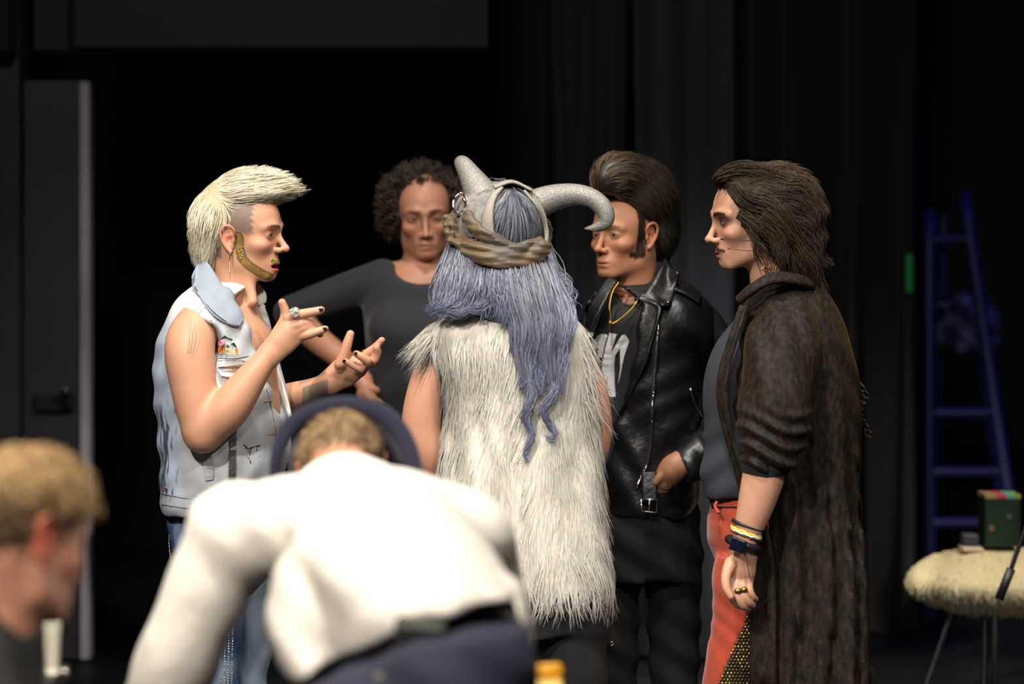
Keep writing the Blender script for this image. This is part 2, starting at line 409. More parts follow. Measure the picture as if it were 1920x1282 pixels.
def head_sdf(S, h, nose=1.0, jaw=1.0, mouth_open=0.0, eye_open=1.0, ears=(1, -1), chin=0.0, nose_u=0.0, face=True, lip=1.0, brow=1.0, chin_f=0.0, ear_u=0.0, lip_f=0.0):
    S.add(h.ell((-0.006, 0, 0.034), (0.094, 0.073, 0.080)), 0.01)
    S.add(h.ell((-0.03, 0, 0.0), (0.066, 0.064, 0.07)), 0.03)
    S.add(h.ell((0.034, 0, 0.0), (0.058, 0.061, 0.088)), 0.03)
    S.add(h.ell((0.036, 0, -0.062), (0.050, 0.050*jaw, 0.048)), 0.03)
    for q in (1, -1):
        S.add(h.ch([(0.000, q*0.056*jaw, -0.048), (0.012, q*0.052*jaw, -0.078), (0.074+chin_f, q*0.018, -0.104+chin)], [0.014, 0.015, 0.013]), 0.028)
        S.add(h.ell((0.058, q*0.044, -0.030), (0.024, 0.020, 0.016)), 0.022)
    S.add(h.ell((0.080+chin_f, 0, -0.100+chin), (0.017, 0.020, 0.015)), 0.016)
    if face:
        for q in (1, -1):
            S.add(h.sch([(0.091, q*0.010, 0.015), (0.088, q*0.026, 0.021), (0.070, q*0.048, 0.015)], [0.007*brow, 0.008*brow, 0.006*brow], n=3), 0.016)
            S.sub(h.ell((0.098, q*0.031, -0.002), (0.017, 0.020, 0.012)), 0.016)
            S.add(h.ell((0.074, q*0.032, -0.002), (0.0145, 0.0165, 0.0125)), 0.006)
            if eye_open: S.sub(h.ell((0.090, q*0.032, -0.003), (0.009, 0.0135, 0.0048*eye_open)), 0.002)
        n = nose
        S.add(h.ch([(0.088, 0, 0.010), (0.094+0.004*n, 0, -0.012+nose_u*0.3), (0.101+0.012*n, 0, -0.040+nose_u)], [0.0075, 0.0068, 0.0085]), 0.010)
        S.add(h.ell((0.103+0.013*n, 0, -0.044+nose_u), (0.010, 0.0098, 0.0085)), 0.006)
        for q in (1, -1):
            S.add(h.ell((0.094+0.006*n, q*0.0125, -0.048+nose_u), (0.011, 0.0072, 0.0075)), 0.006)
            S.sub(h.ell((0.100+0.008*n, q*0.0068, -0.0565+nose_u), (0.006, 0.0035, 0.005)), 0.002)
        mo = mouth_open
        S.add(h.ell((0.070+lip_f, 0, -0.074), (0.029, 0.031, 0.026)), 0.018)
        S.add(h.sch([(0.083+lip_f, 0.025, -0.077), (0.095+lip_f, 0.012, -0.0715), (0.0990+lip_f, 0, -0.0715), (0.095+lip_f, -0.012, -0.0715), (0.083+lip_f, -0.025, -0.077)], np.array([0.003, 0.0052, 0.0052, 0.0052, 0.003])*lip, n=3), 0.006)
        S.add(h.sch([(0.083+lip_f, 0.022, -0.080-mo*0.6), (0.093+lip_f, 0.011, -0.0835-mo), (0.0955+lip_f, 0, -0.0840-mo), (0.093+lip_f, -0.011, -0.0835-mo), (0.083+lip_f, -0.022, -0.080-mo*0.6)], np.array([0.003, 0.0058, 0.0062, 0.0058, 0.003])*lip, n=3), 0.006)
        S.sub(h.ell((0.096+lip_f, 0, -0.0775-mo*0.45), (0.018, 0.024, 0.0016+mo*0.55)), 0.002)
        S.sub(h.ell((0.106+lip_f, 0, -0.0925-mo), (0.010, 0.018, 0.004)), 0.008)
        S.sub(h.ell((0.108+lip_f, 0, -0.062), (0.006, 0.0035, 0.007)), 0.006)
    for q in ears:
        y = q*0.0745; hh = Head(h.w(0, 0, ear_u), 0); hh.R = h.R; hh.s = h.s
        S.add(hh.ell((-0.012, y, -0.008), (0.019, 0.0065, 0.030), (1, -10)), 0.004)
        S.add(hh.sch([(0.004, y, 0.000), (0.002, y+q*0.006, 0.018), (-0.014, y+q*0.011, 0.026), (-0.029, y+q*0.012, 0.014), (-0.026, y+q*0.010, -0.008), (-0.014, y+q*0.006, -0.028), (-0.004, y+q*0.003, -0.038)],
                    [0.0032, 0.0036, 0.0042, 0.0042, 0.0040, 0.0045, 0.0055], n=4), 0.003)
        S.sub(hh.ell((-0.013, y+q*0.010, 0.009), (0.010, 0.0065, 0.009)), 0.003)
        S.sub(hh.ell((-0.006, y+q*0.009, -0.010), (0.0085, 0.009, 0.011)), 0.003)
        S.add(hh.ell((0.003, y+q*0.002, -0.012), (0.004, 0.004, 0.006)), 0.003)
    return S
def eyes(h, parent, iris=(0.05, 0.03, 0.02), look=(1, 0, 0), sides=(1, -1)):
    for q in sides:
        c = h.w(0.0745, q*0.032, -0.003); V, Q = sphere_vf((0, 0, 0), 0.0118*h.s, 24, 24)
        d = h.R@(np.array(look)/np.linalg.norm(look)); a = (V@d)/(0.0118*h.s)
        col = np.tile(lin('b3a89b'), (len(V), 1)); col[a > 0.87] = iris; col[a > 0.955] = 0.004
        mesh_obj('eye', V+c, Q, M_EYE, parent, col)
def face_color(h, V, base, lips='b5685a', lipw=0.8, brow=None, cheek=0.25, mo=0.0, liner=0.35):
    base = np.asarray(base)*SKIN_K; q = h.loc(V); f, l, u = q.T; c = np.tile(np.asarray(base), (len(V), 1))
    red = np.asarray(base)*np.array([0.95, 0.62, 0.55])
    g = lambda cf, cl, cu, r: np.exp(-(((f-cf)/r)**2+((np.abs(l)-cl)/r)**2+((u-cu)/r)**2))
    c = mixc(c, red, np.clip(cheek*g(0.07, 0.04, -0.035, 0.025)+0.5*cheek*g(0.115, 0, -0.045, 0.02)+0.9*g(-0.01, 0.082, -0.005, 0.03)*(np.abs(l) > 0.072), 0, 1))
    m = (f > 0.072)*sstep(0.0135, 0.010, np.abs(u+0.0775+mo*0.5)*np.where(np.abs(l) < 0.024, 1, 9)/(1+mo*18)+0.25*np.abs(l)*0.5)
    m = sstep(0.026, 0.023, np.abs(l)+np.abs(u+0.0775+mo*0.5)*0.35)*sstep(0.0115+mo*0.7, 0.0095+mo*0.7, np.abs(u+0.0778+mo*0.5)+np.abs(l)*0.22)*(f > 0.07)
    c = mixc(c, lin(lips), lipw*m)
    if liner:
        m = np.exp(-(((np.abs(l)-0.032)/0.015)**2)**2-(((u+0.003)/0.0085)**2)**2)*(f > 0.066); c = mixc(c, lin('2a1c18'), liner*m)
    if brow is not None:
        bc, th, w = brow
        al = np.abs(l); bu = 0.019+0.10*(al-0.012)-2.6*np.clip(al-0.03, 0, 1)**1.0*np.clip(al-0.03, 0, 1)*6
        m = sstep(th*1.25, th*0.75, np.abs(u-bu)*(1+al*14))*sstep(0.008, 0.013, al)*sstep(0.054, 0.047, al)*(f > 0.05)
        c = mixc(c, bc, w*m)
    return c, q
SKIN_K = np.array([0.74, 0.70, 0.70])
M_SKIN = mat('skin', attr=True, rough=0.5, sss=0.12, spec=0.4, bump=(420, 0.12, 0.0006))
M_EYE = mat('eye_wet', attr=True, rough=0.08, spec=0.6)
SKIN = lin('d3a284')
# ------------------------------------------------------------------ surface tools
def hit(S, u, v, d0, d1, n=260):
    """first point of a solid seen along the ray of a pixel"""
    u = np.atleast_1d(np.asarray(u, float)); v = np.atleast_1d(np.asarray(v, float))
    best = np.full(len(u), (d0+d1)/2); done = np.zeros(len(u), bool)
    for d in np.linspace(d0, d1, n):
        p = np.stack([(u-CX)/F*d, np.full(len(u), d), H-(v-YH)/F*d], 1)
        inb = ((p > S.lo) & (p < S.lo+S.res*(np.array(S.vol.shape)-1))).all(1)
        m = inb & ~done & (S.sample(p) < 0); best[m] = d; done |= m
    if done.any() and not done.all():        # rays that miss keep the depth of the nearest ray that hits
        ui, vi = u[done], v[done]
        for i in np.nonzero(~done)[0]: best[i] = best[done][np.argmin((ui-u[i])**2+(vi-v[i])**2)]
    p = np.stack([(u-CX)/F*best, best, H-(v-YH)/F*best], 1)
    return p, S.grad(p)
def seam(name, S, rng_d, pts, rad, m, parent, n=14, off=0.0014, sides=5, col=None):
    pts = np.asarray(pts, float); t = np.arange(len(pts)); tt = np.linspace(0, len(pts)-1, n)
    u, v = crom(t, pts[:, 0], tt), crom(t, pts[:, 1], tt)
    p, g = hit(S, u, v, *rng_d); p = p+g*off
    V, Q = tube(p, np.full(len(p), rad), smooth=False, sides=sides)
    return mesh_obj(name, V, [Q], m, parent)
def ribbon(name, A, B, m, parent, n=24, k=7, thick=0.003, bulge=0.0, off=None, col=None, over=None):
    """surface between two space curves (control points), solidified"""
    A, B = np.asarray(A, float), np.asarray(B, float)
    def ev(X): t = np.arange(len(X)); tt = np.linspace(0, len(X)-1, n); return np.stack([crom(t, X[:, j], tt) for j in range(3)], 1)
    a, b = ev(A), ev(B); s = np.linspace(0, 1, k)
    G = a[:, None]*(1-s)[None, :, None]+b[:, None]*s[None, :, None]
    if bulge:
        t = np.gradient(a, axis=0); nn = np.cross(t, b-a); nn /= np.linalg.norm(nn, axis=1, keepdims=True)+1e-9
        G = G+nn[:, None]*(np.sin(np.pi*s)[None, :, None]*bulge)
    V = G.reshape(-1, 3)
    if over is not None:          # lie on top of a solid
        for _ in range(4):
            d = over[0].sample(V); m_ = d < over[1]; V[m_] += over[0].grad(V[m_])*(over[1]-d[m_])[:, None]
    i, j = np.meshgrid(np.arange(n-1), np.arange(k-1), indexing='ij')
    Q = np.stack([i*k+j, (i+1)*k+j, (i+1)*k+j+1, i*k+j+1], 2).reshape(-1, 4)
    o = mesh_obj(name, V, [Q], m, parent, None if col is None else np.broadcast_to(col, V.shape))
    md = o.modifiers.new('solid', 'SOLIDIFY'); md.thickness = thick; md.offset = 0
    return o
def tri_fill(poly):
    from mathutils.geometry import tessellate_polygon
    return tessellate_polygon([[Vector((x, y, 0)) for x, y in poly]])
def decal(name, S, rng_d, polys, m, parent, off=0.0015, thick=0.0015, dens=None):
    """flat shapes (pixel outlines) laid on a solid's surface with a little thickness"""
    Vs, Fs, n = [], [], 0
    for poly in polys:
        poly = np.asarray(poly, float)
        if dens:
            q = []
            for a, b in zip(poly, np.roll(poly, -1, 0)):
                k = max(1, int(np.linalg.norm(b-a)/dens)); q += [a+(b-a)*i/k for i in range(k)]
            poly = np.array(q)
        p, g = hit(S, poly[:, 0], poly[:, 1], *rng_d)
        g = g.mean(0); g /= np.linalg.norm(g)+1e-9
        k = len(p); top, bot = p+g*(off+thick), p-g*0.002
        Vs += [top, bot]; T = tri_fill(poly)
        Fs += [tuple(n+i for i in t) for t in T]+[tuple(n+k+i for i in t[::-1]) for t in T]
        Fs += [(n+i, n+(i+1) % k, n+k+(i+1) % k, n+k+i) for i in range(k)]
        n += 2*k
    o = mesh_obj(name, np.concatenate(Vs), Fs, m, parent, smooth=False)
    import bmesh
    bm = bmesh.new(); bm.from_mesh(o.data); bmesh.ops.recalc_face_normals(bm, faces=bm.faces); bm.to_mesh(o.data); bm.free()
    return o
def hairmesh(name, S, C, R, cols, base_col, m, parent, nrm=None):
    """hair volume plus its strands as one part"""
    V, Q = tubes(C, R); n, s, _ = C.shape
    cc = np.repeat(cols, s*3, 0)
    parts = [(V, [Q], cc)]
    if S is not None:
        parts.append((S.V, [S.Q], base_col))
    V, Fs, cc = cat_meshes(parts)
    o = mesh_obj(name, V, Fs, m, parent, cc)
    if nrm is not None:          # strands take the shading normal of the coat they lie in
        nv = np.zeros((len(o.data.vertices), 3), np.float32); o.data.vertices.foreach_get('normal', nv.ravel()) if False else None
        nv = np.array([v.vector[:] for v in o.data.vertex_normals], np.float32)
        k = n*s*3; nv[:k] = nv[:k]*0.25+np.repeat(nrm, s*3, 0); nv /= np.linalg.norm(nv, axis=1, keepdims=True)+1e-9
        o.data.normals_split_custom_set_from_vertices(nv)
    return o
def tint(n, c1, c2, r=rng, pw=1.0):
    t = r.random(n)**pw; return np.asarray(c1)*(1-t[:, None])+np.asarray(c2)*t[:, None]
def fingers(S, fig, spec, k=0.003):
    for pts, rads in spec:
        S.add(smooth_chain([fig.pt(*p) for p in pts], [fig.r(r) for r in rads], n=3), k)
def nail(fig, u, v, w, rx, ry, rot, m, parent, name='nail'):
    V, Q = sphere_vf((0, 0, 0), (fig.r(rx), 0.0022, fig.r(ry)), 12, 8)
    a = math.radians(rot); R = np.array([[math.cos(a), 0, math.sin(a)], [0, 1, 0], [-math.sin(a), 0, math.cos(a)]])
    return mesh_obj(name, V@R.T+fig.pt(u, v, w), [Q], m, parent)
def shoes(root, spots, m, fwd):
    for x, y in spots:
        S = Sdf(); f = np.array([fwd[0], fwd[1], 0.0]); c = np.array([x, y, 0.0])
        S.add(ell(c+f*0.06+[0, 0, 0.035], (0.15, 0.05, 0.045), np.stack([f, np.cross([0, 0, 1], f), [0, 0, 1]], 1)), 0.02)
        S.add(chain([c+[0, 0, 0.05], c+[0, 0, 0.16]], [0.05, 0.052]), 0.03)
        S.isect(half((0, 0, -1), (0, 0, 0.004)), 0.004); S.build(0.012)
        mesh_obj('shoe', S.V, [S.Q], m, root)

def locks(spec, fig, r, curl=0.004, freq=60, segs=16, rad=0.0011, sag=0.0):
    """bundles of strands along guide curves: spec = (points (u,v,w), bundle radii px, count, own curl factor)"""
    Cs, Rs = [], []
    for pts, br, n, cf in spec:
        pts = np.array([fig.pt(*p) for p in pts]); br = np.broadcast_to(np.asarray(br, float), (len(pts),))
        t = np.arange(len(pts)); tt = np.linspace(0, len(pts)-1, segs)
        G = np.stack([crom(t, pts[:, j], tt) for j in range(3)], 1); B = crom(t, br, tt)*fig.D/F
        T = np.gradient(G, axis=0); T /= np.linalg.norm(T, axis=1, keepdims=True)
        X = np.cross(T, [0.05, 1, 0.05]); X /= np.linalg.norm(X, axis=1, keepdims=True); Y = np.cross(T, X)
        a = r.random(n)*6.283; rr = np.sqrt(r.random(n)); tw = r.normal(0, 0.5, n)[:, None]*np.linspace(0, 1, segs)[None]
        ca, sa = np.cos(a[:, None]+tw)*rr[:, None], np.sin(a[:, None]+tw)*rr[:, None]
        C = G[None]+B[None, :, None]*(ca[..., None]*X[None]+0.7*sa[..., None]*Y[None])
        L = np.linalg.norm(np.diff(G, axis=0), axis=1).sum(); ph = r.normal(0, 0.9, n)[:, None]+freq*L*np.linspace(0, 1, segs)[None]
        am = (curl*cf*r.uniform(0.4, 1.4, n))[:, None]*np.linspace(0.2, 1, segs)[None]
        C = C+(np.cos(ph)*am)[..., None]*X[None]+(np.sin(ph)*am)[..., None]*Y[None]
        k = np.linspace(0, 1, segs)[None]*(1-0.38*r.random((n, 1))**1.5)*(segs-1); i0 = np.clip(k.astype(int), 0, segs-2); fr = (k-i0)[..., None]; ii = np.arange(n)[:, None]
        C = C[ii, i0]*(1-fr)+C[ii, i0+1]*fr
        Cs.append(C); Rs.append(taper(n, segs, rad, 0.3, r=r))
    return np.concatenate(Cs), np.concatenate(Rs)
def grid_hit(S, us, vs, rd):
    p, g = hit(S, us, vs, *rd); return p, g
# ------------------------------------------------------------------ the stage
M_BLACK = mat('black_paint', lin('17171a'), rough=0.85, bump=(40, 0.1))
M_GREYPAINT = mat('dark_grey_paint', lin('36353a'), rough=0.6, noise=(3, lin('2b2a2f'), 0.4, 0.7))
def structure(name, *a, m, parent=None, bev=0.0):
    o = box(name, *a, m, parent, bev)
    if parent is None: o['kind'] = 'structure'
    return o
structure('floor', -4.6, 4.6, -1.0, 12.6, -0.1, 0.0, m=mat('stage_floor', lin('1b1b1e'), rough=0.55, noise=(5, lin('242427'), 0.45, 0.7), bump=(60, 0.1)))
structure('wall_back', -4.6, 4.6, 12.5, 12.6, 0.0, 7.0, m=M_BLACK)
structure('wall_left', -4.7, -4.6, -1.0, 12.6, 0.0, 7.0, m=M_BLACK)
structure('wall_right', 4.6, 4.7, -1.0, 12.6, 0.0, 7.0, m=M_BLACK)
structure('ceiling', -4.7, 4.7, -1.0, 12.6, 7.0, 7.1, m=M_BLACK)
# partition with the open stage door at the left, header beam over the dark opening
y0 = 8.9; fd = Fig(y0)
xl = lambda u, d=y0: (u-CX)/F*d
zt = lambda v, d=y0: H-(v-YH)/F*d
structure('wall_partition', -4.6, xl(42), y0-0.06, y0+0.10, 0.0, 7.0, m=mat('partition_grey', lin('3b3a3e'), rough=0.7, noise=(2, lin('2c2b2f'), 0.4, 0.7)))
tag(structure('door_1', xl(44), xl(150), y0+0.02, y0+0.07, 0.01, zt(150), m=mat('door_grey', lin('343236'), rough=0.55, noise=(4, lin('2a282c'), 0.4, 0.7))), 'dark grey stage door standing open at the left')
d1 = bpy.data.objects['door_1']
e = box('door_edge', xl(150), xl(168), y0-0.005, y0+0.075, 0.012, zt(153), mat('bare_door_edge', lin('c9c1cc'), rough=0.5, noise=(3, lin('8f8893'), 0.45, 0.7, (1, 1, 0.6))), None, 0.004); child(e, d1)
hb = box('door_lock', xl(66), xl(140), y0-0.02, y0+0.02, zt(770), zt(738), mat('lock_case', lin('26252a'), rough=0.35), None, 0.006); child(hb, d1)
V_, Q_ = tube([P(126, 760, y0-0.03), P(126, 735, y0-0.07), P(116, 728, y0-0.075)], [0.016, 0.02, 0.018]); child(mesh_obj('door_handle', V_, [Q_], mat('worn_steel', lin('5a5a60'), rough=0.35, metal=0.8)), d1)
structure('trim_1', xl(150), xl(915), y0-0.12, y0+0.12, zt(93), 7.0, m=mat('header_grey', lin('343539'), rough=0.7, noise=(1.5, lin('2a292d'), 0.35, 0.7)))
structure('trim_2', xl(-60), xl(40, y0), y0-0.25, y0-0.06, zt(105), 7.0, m=mat('border_black', lin('26262a'), rough=0.9))
structure('trim_3', xl(90), xl(150), y0-0.25, y0-0.12, zt(105), 7.0, m=mat('border_grey', lin('38383c'), rough=0.9))
def curtain(label, u0, u1, d, folds, amp, col, seed, top=6.6):
    r = np.random.default_rng(seed); n = folds*14; xs = np.linspace(xl(u0, d), xl(u1, d), n); t = np.linspace(0, folds*2*np.pi, n)
    ph = t+0.7*np.sin(t*0.37+seed)+0.4*np.sin(t*0.81); zs = np.linspace(0.02, top, 14)
    G = np.stack([np.stack([xs+0.02*np.sin(ph*0.5+z), d+amp*np.sin(ph)*(0.75+0.25*np.sin(t*0.23+z*0.4)), np.full(n, z)], 1) for z in zs])
    V = G.reshape(-1, 3); i, j = np.meshgrid(np.arange(13), np.arange(n-1), indexing='ij'); Q = np.stack([i*n+j, i*n+j+1, (i+1)*n+j+1, (i+1)*n+j], 2).reshape(-1, 4)
    o = mesh_obj('stage_curtain', V, [Q], mat('drape_%d' % seed, lin(col), rough=0.95, sheen=0.1, bump=(300, 0.3)))  # drape colour also carries how brightly its folds are lit
    md = o.modifiers.new('solid', 'SOLIDIFY'); md.thickness = 0.006
    return tag(o, label, 'curtain', 'black stage curtains')
curtain('widest black stage drape, hanging behind the leather jacket', 1186, 1368, 8.9, 2, 0.05, '3c3f49', 1)
curtain('black stage drape with two narrow folds above the horned headdress', 1034, 1180, 9.2, 3, 0.06, '34373f', 2)
curtain('darkest black stage drape hanging behind the velvet coat', 1362, 1722, 9.5, 7, 0.07, '131316', 3)
curtain('black stage drape at the edge of the dark doorway', 912, 1040, 10.6, 3, 0.07, '1a1b1f', 4)
# blue-lit step ladder
def ladder():
    d = 9.9; root = empty('ladder', P(1820, 0, d)*[1, 1, 0], 'tall step ladder in blue light behind the sheepskin stool', 'ladder')
    m = mat('ladder_blue', lin('232a62'), rough=0.5)  # blue of the light is put into the ladder's colour too
    fl = YH+H*F/d
    def rail(a, b, rr=0.026):
        V_, Q_ = tube([a, (a+b)/2, b], [rr]*3, sides=8); mesh_obj('rail', V_, [Q_], m, root)
    a0, a1 = P(1742, 395, d), P(1744, fl-2, d-0.25); b0, b1 = P(1806, 362, d), P(1928, fl-2, d-0.25)
    rail(a0, a1); rail(b0, b1)
    for v in (450, 560, 670, 780, 890, 985, 1080):
        t = (v-395)/(fl-395); t2 = (v-362)/(fl-362); p = a0+(a1-a0)*t; q = b0+(b1-b0)*t2
        if v in (560, 670): continue
        V_, Q_ = tube([p, (p+q)/2, q], [0.021]*3, sides=8); mesh_obj('rung', V_, [Q_], m, root)
    c0, c1 = P(1770, 400, d+0.05), P(1752, fl-6, d+0.55); e0, e1 = P(1806, 380, d+0.05), P(1900, fl-6, d+0.55); rail(c0, c1, 0.015); rail(e0, e1, 0.015)
    return root
ladder()
S = Sdf(); fx = Fig(9.85); r5 = np.random.default_rng(5)
for k in range(16): S.add(ell(fx.pt(1775+62*r5.random(), 578+62*r5.random()**1.5, 0.10+0.05*r5.random()), (0.05+0.05*r5.random(), 0.05, 0.04+0.05*r5.random())), 0.03)
S.disp(lambda x, y, z: 0.012*np.sin(x*60+z*40)*np.sin(z*70)); S.build(0.012)
S.add(chain([fx.pt(1752, 572, 0.12), fx.pt(1848, 572, 0.12)], [0.012, 0.012]), 0.01); S.build(0.012)
tag(mesh_obj('hanging_cloth', S.V, [S.Q], mat('pale_cloth', lin('5a5a8c'), rough=0.9, noise=(14, lin('23234a'), 0.45, 0.6))), 'crumpled pale cloth slung between the rails of the ladder', 'cloth')  # blue light is worked into the cloth's violet tones
g = box('exit_light', -0.011, 0.011, -0.02, 0.02, -0.075, 0.075, mat('green_glow', (0.01, 0.12, 0.03), emit=((0.02, 0.5, 0.08), 0.055)), None, 0.006); g.location = P(1705, 512, 9.42); tag(g, 'small upright green light strip at the edge of the black drape', 'light')
# sheepskin stool
def stool():
    fg = Fig(7.8); r = np.random.default_rng(81); pt, px = fg.pt, fg.r
    root = empty('sheepskin_stool', P(1868, 0, 7.8)*[1, 1, 0], 'round stool covered with cream sheepskin on thin metal legs', 'stool')
    S = Sdf(); S.add(ell(pt(1868, 1088), (px(168), 0.27, px(52))), 0.02); S.add(ell(pt(1880, 1070), (px(140), 0.22, px(40))), 0.03)
    S.disp(lambda x, y, z: 0.005*np.sin(x*28+1)*np.sin(y*23)); S.build(0.011)
    N = 2700; p0, g0 = S.points(N, r)
    C = grow(p0-g0*0.005, lambda p: np.array([0, 0, -0.8])+np.zeros_like(p), r.uniform(0.02, 0.036, N), 5, S, lift=lambda t: 0.6-0.4*t, curl=0.003, freq=120, r=r, tang=0.6, steer=0.3)
    o = hairmesh('sheepskin', S, C, taper(N, 5, 0.003, 0.3, r=r), tint(N, lin('efe2bd'), lin('d6c49a'), r), lin('d9c9a0'), M_FURB, root, g0)
    ch = mat('chrome_leg', lin('b8b8b8'), rough=0.25, metal=1.0)
    for a, b in (((1848, 1140, -0.10), (1843, 1345, -0.14)), ((1790, 1130, 0.0), (1712, 1340, -0.02)), ((1866, 1140, 0.16), (1864, 1332, 0.24)), ((1950, 1130, 0.0), (2024, 1340, -0.02))):
        p, q = pt(*a), pt(*b); q[2] = 0.004; V_, Q_ = tube([p, (p+q)/2, q], [0.010]*3); mesh_obj('leg', V_, [Q_], ch, root)
    return S
M_FURB = mat('sheepskin_strands', attr=True, rough=0.75, spec=0.2)
SS = stool(); f8 = Fig(7.8)
def top_z(x, y):
    z = np.linspace(0.35, 0.75, 160); p = np.stack([np.full(160, x), np.full(160, y), z], 1); m = SS.sample(p) < 0; return z[m].max() if m.any() else 0.5
def green_box():
    x0, x1 = f8.pt(1840, 0)[0], f8.pt(1907, 0)[0]; z0 = top_z((x0+x1)/2, 7.8)+0.012; z1 = H-(926-YH)/F*7.76
    root = empty('green_box', ((x0+x1)/2, 7.8, z0), 'dark green box with a colourful top standing on the sheepskin stool', 'box')
    o = box('carton', x0, x1, 7.74, 7.86, z0, z1-0.012, mat('green_card', lin('12301f'), rough=0.5, noise=(9, lin('0b2017'), 0.4, 0.6)), None, 0.004); child(o, root)
    for k, (a, b, c) in enumerate(((0, 0.35, '9a8058'), (0.35, 0.6, 'c0405a'), (0.6, 0.85, '5aa892'), (0.85, 1, '8a9a3a'))):
        q = box('lid_print', x0+(x1-x0)*a, x0+(x1-x0)*b, 7.738, 7.862, z1-0.014, z1, mat('lid%d' % k, lin(c), rough=0.5), None, 0.002); child(q, root)
    q = box('printed_mark', x0+0.012, x0+0.03, 7.737, 7.741, z0+0.05, z0+0.07, mat('mark_tan', lin('6a5a40'), rough=0.6), None); child(q, o); o_ = box('printed_mark', x0+0.07, x0+0.085, 7.737, 7.741, z0+0.09, z0+0.105, mat('mark_tan2', lin('4f5a40'), rough=0.6), None); child(o_, o)
green_box()
xa = f8.pt(1818, 0)[0]; za = top_z(xa, 7.78)
pb = box('paper_pad', xa-0.035, xa+0.03, 7.72, 7.82, za+0.006, za+0.018, mat('paper_white', lin('d6c4ae'), rough=0.8), None, 0.003); tag(pb, 'small off-white pad lying on the sheepskin beside the green box', 'pad')
gb = box('grey_gadget', xa-0.03, xa+0.025, 7.76, 7.82, za+0.018, za+0.058, mat('gadget_grey', lin('3a3a44'), rough=0.6), None, 0.01); tag(gb, 'small dark grey block on top of the off-white pad', 'gadget')
# microphone on a boom at the right edge
def boom():
    fg = Fig(5.6); pt = fg.pt; root = empty('microphone_stand', P(2075, 0, 5.6)*[1, 1, 0], 'black microphone on a thin boom hanging in from the right edge', 'microphone')
    m = mat('matt_black_metal', lin('16161a'), rough=0.45); 
    V_, Q_ = tube([pt(1873, 1124), pt(1896, 1066)], [fg.r(8.5), fg.r(8.5)], sides=14); mesh_obj('microphone', V_, [Q_], m, root)
    V_, Q_ = tube([pt(1896, 1066), pt(1912, 1020), pt(1936, 960), pt(2000, 820), pt(2070, 700)], [fg.r(4.6)]*5, sides=10); mesh_obj('boom_arm', V_, [Q_], m, root)
    p = pt(2075, 690); V_, Q_ = tube([p, [p[0], p[1], 0.03]], [0.012]*2, sides=10); mesh_obj('pole', V_, [Q_], m, root)
    for a in (0.3, 2.4, 4.5): V_, Q_ = tube([[p[0], p[1], 0.12], [p[0]+0.28*math.cos(a), p[1]+0.28*math.sin(a), 0.012]], [0.009]*2); mesh_obj('leg', V_, [Q_], m, root)
boom()
# production tables with the white carton and the yellow case
def table(label, x0, x1, ya, yb, z):
    root = empty('table', ((x0+x1)/2, (ya+yb)/2, 0), label, 'table'); m = mat('table_black', lin('202022'), rough=0.5)
    child(box('table_top', x0, x1, ya, yb, z-0.03, z, m, None, 0.004), root)
    for x in (x0+0.05, x1-0.05):
        for y in (ya+0.05, yb-0.05): child(box('leg', x-0.02, x+0.02, y-0.02, y+0.02, 0, z-0.03, m), root)
zt1 = H-(1264-YH)/F*4.5
table('black table under the white cup in the lower left corner', -1.75, P(128, 0, 4.6)[0], 4.32, 4.62, zt1)
def cup():
    f4 = Fig(4.5); a, b, c = f4.pt(82, 1166), f4.pt(114, 1166), f4.pt(98, 1264); top = f4.pt(98, 1166)
    n = 28; t = np.linspace(0, 1, 8); rr = f4.r(17)-t*f4.r(5); ang = np.arange(n)*2*np.pi/n
    prof = [(f4.r(13), 0.002)]+[(x, top[2]-zt1-(top[2]-zt1-0.002)*s) for x, s in zip(rr, t)][::-1]+[(f4.r(15.6), top[2]-zt1), (f4.r(14), top[2]-zt1-0.006), (f4.r(11), 0.01)]
    V = np.array([(98, 0)]); V = np.concatenate([[[x*np.cos(q), x*np.sin(q), z] for q in ang] for x, z in prof])+np.array([c[0], 4.5, zt1])
    i, j = np.meshgrid(np.arange(len(prof)-1), np.arange(n), indexing='ij'); j2 = (j+1) % n; Q = np.stack([i*n+j, i*n+j2, (i+1)*n+j2, (i+1)*n+j], 2).reshape(-1, 4)
    o = mesh_obj('paper_cup', V, [Q], mat('white_card', lin('cfcbb8'), rough=0.7)); tag(o, 'tall white paper cup on the table beside the kneeling person', 'cup')
    V_, Q_ = sphere_vf(f4.pt(120, 1257, -0.02), (0.008, 0.008, 0.008), 12, 8); V_[:, 2] += zt1+0.008-V_[:, 2].mean()
    tag(mesh_obj('metal_bead', V_, [Q_], mat('bead_steel', lin('d8d4c8'), rough=0.15, metal=1.0)), 'small shiny metal bead next to the white paper cup', 'bead')
cup()
def yellow_case():
    f4 = Fig(4.3); pt = f4.pt; z0 = 0.62; x0, x1 = pt(985, 0)[0], pt(1058, 0)[0]
    table('low black table beside the stooping person', x0-0.12, x1+0.16, 4.18, 4.5, z0)
    root = empty('yellow_case', ((x0+x1)/2, 4.3, z0), 'yellow plastic case with a raised handle beside the stooping person', 'case')
    m = mat('yellow_plastic', lin('f2ac12'), rough=0.45); m2 = mat('pale_yellow_plastic', lin('f3d877'), rough=0.5)
    child(box('case_body', x0, x1-0.003, 4.24, 4.36, z0, pt(0, 1272)[2], m2, None, 0.008), root)
    S = Sdf(); S.add(chain([pt(998, 1252), pt(1046, 1250), pt(1049, 1256), pt(1049, 1300)], [f4.r(8)]*4, ), 0.004); S.add(chain([pt(992, 1252), pt(992, 1300)], [f4.r(8)]*2), 0.004)
    S.add(ell(pt(1020, 1262), (f4.r(34), 0.012, f4.r(9))), 0.006); S.build(0.004); mesh_obj('handle', S.V, [S.Q], m, root)
yellow_case()
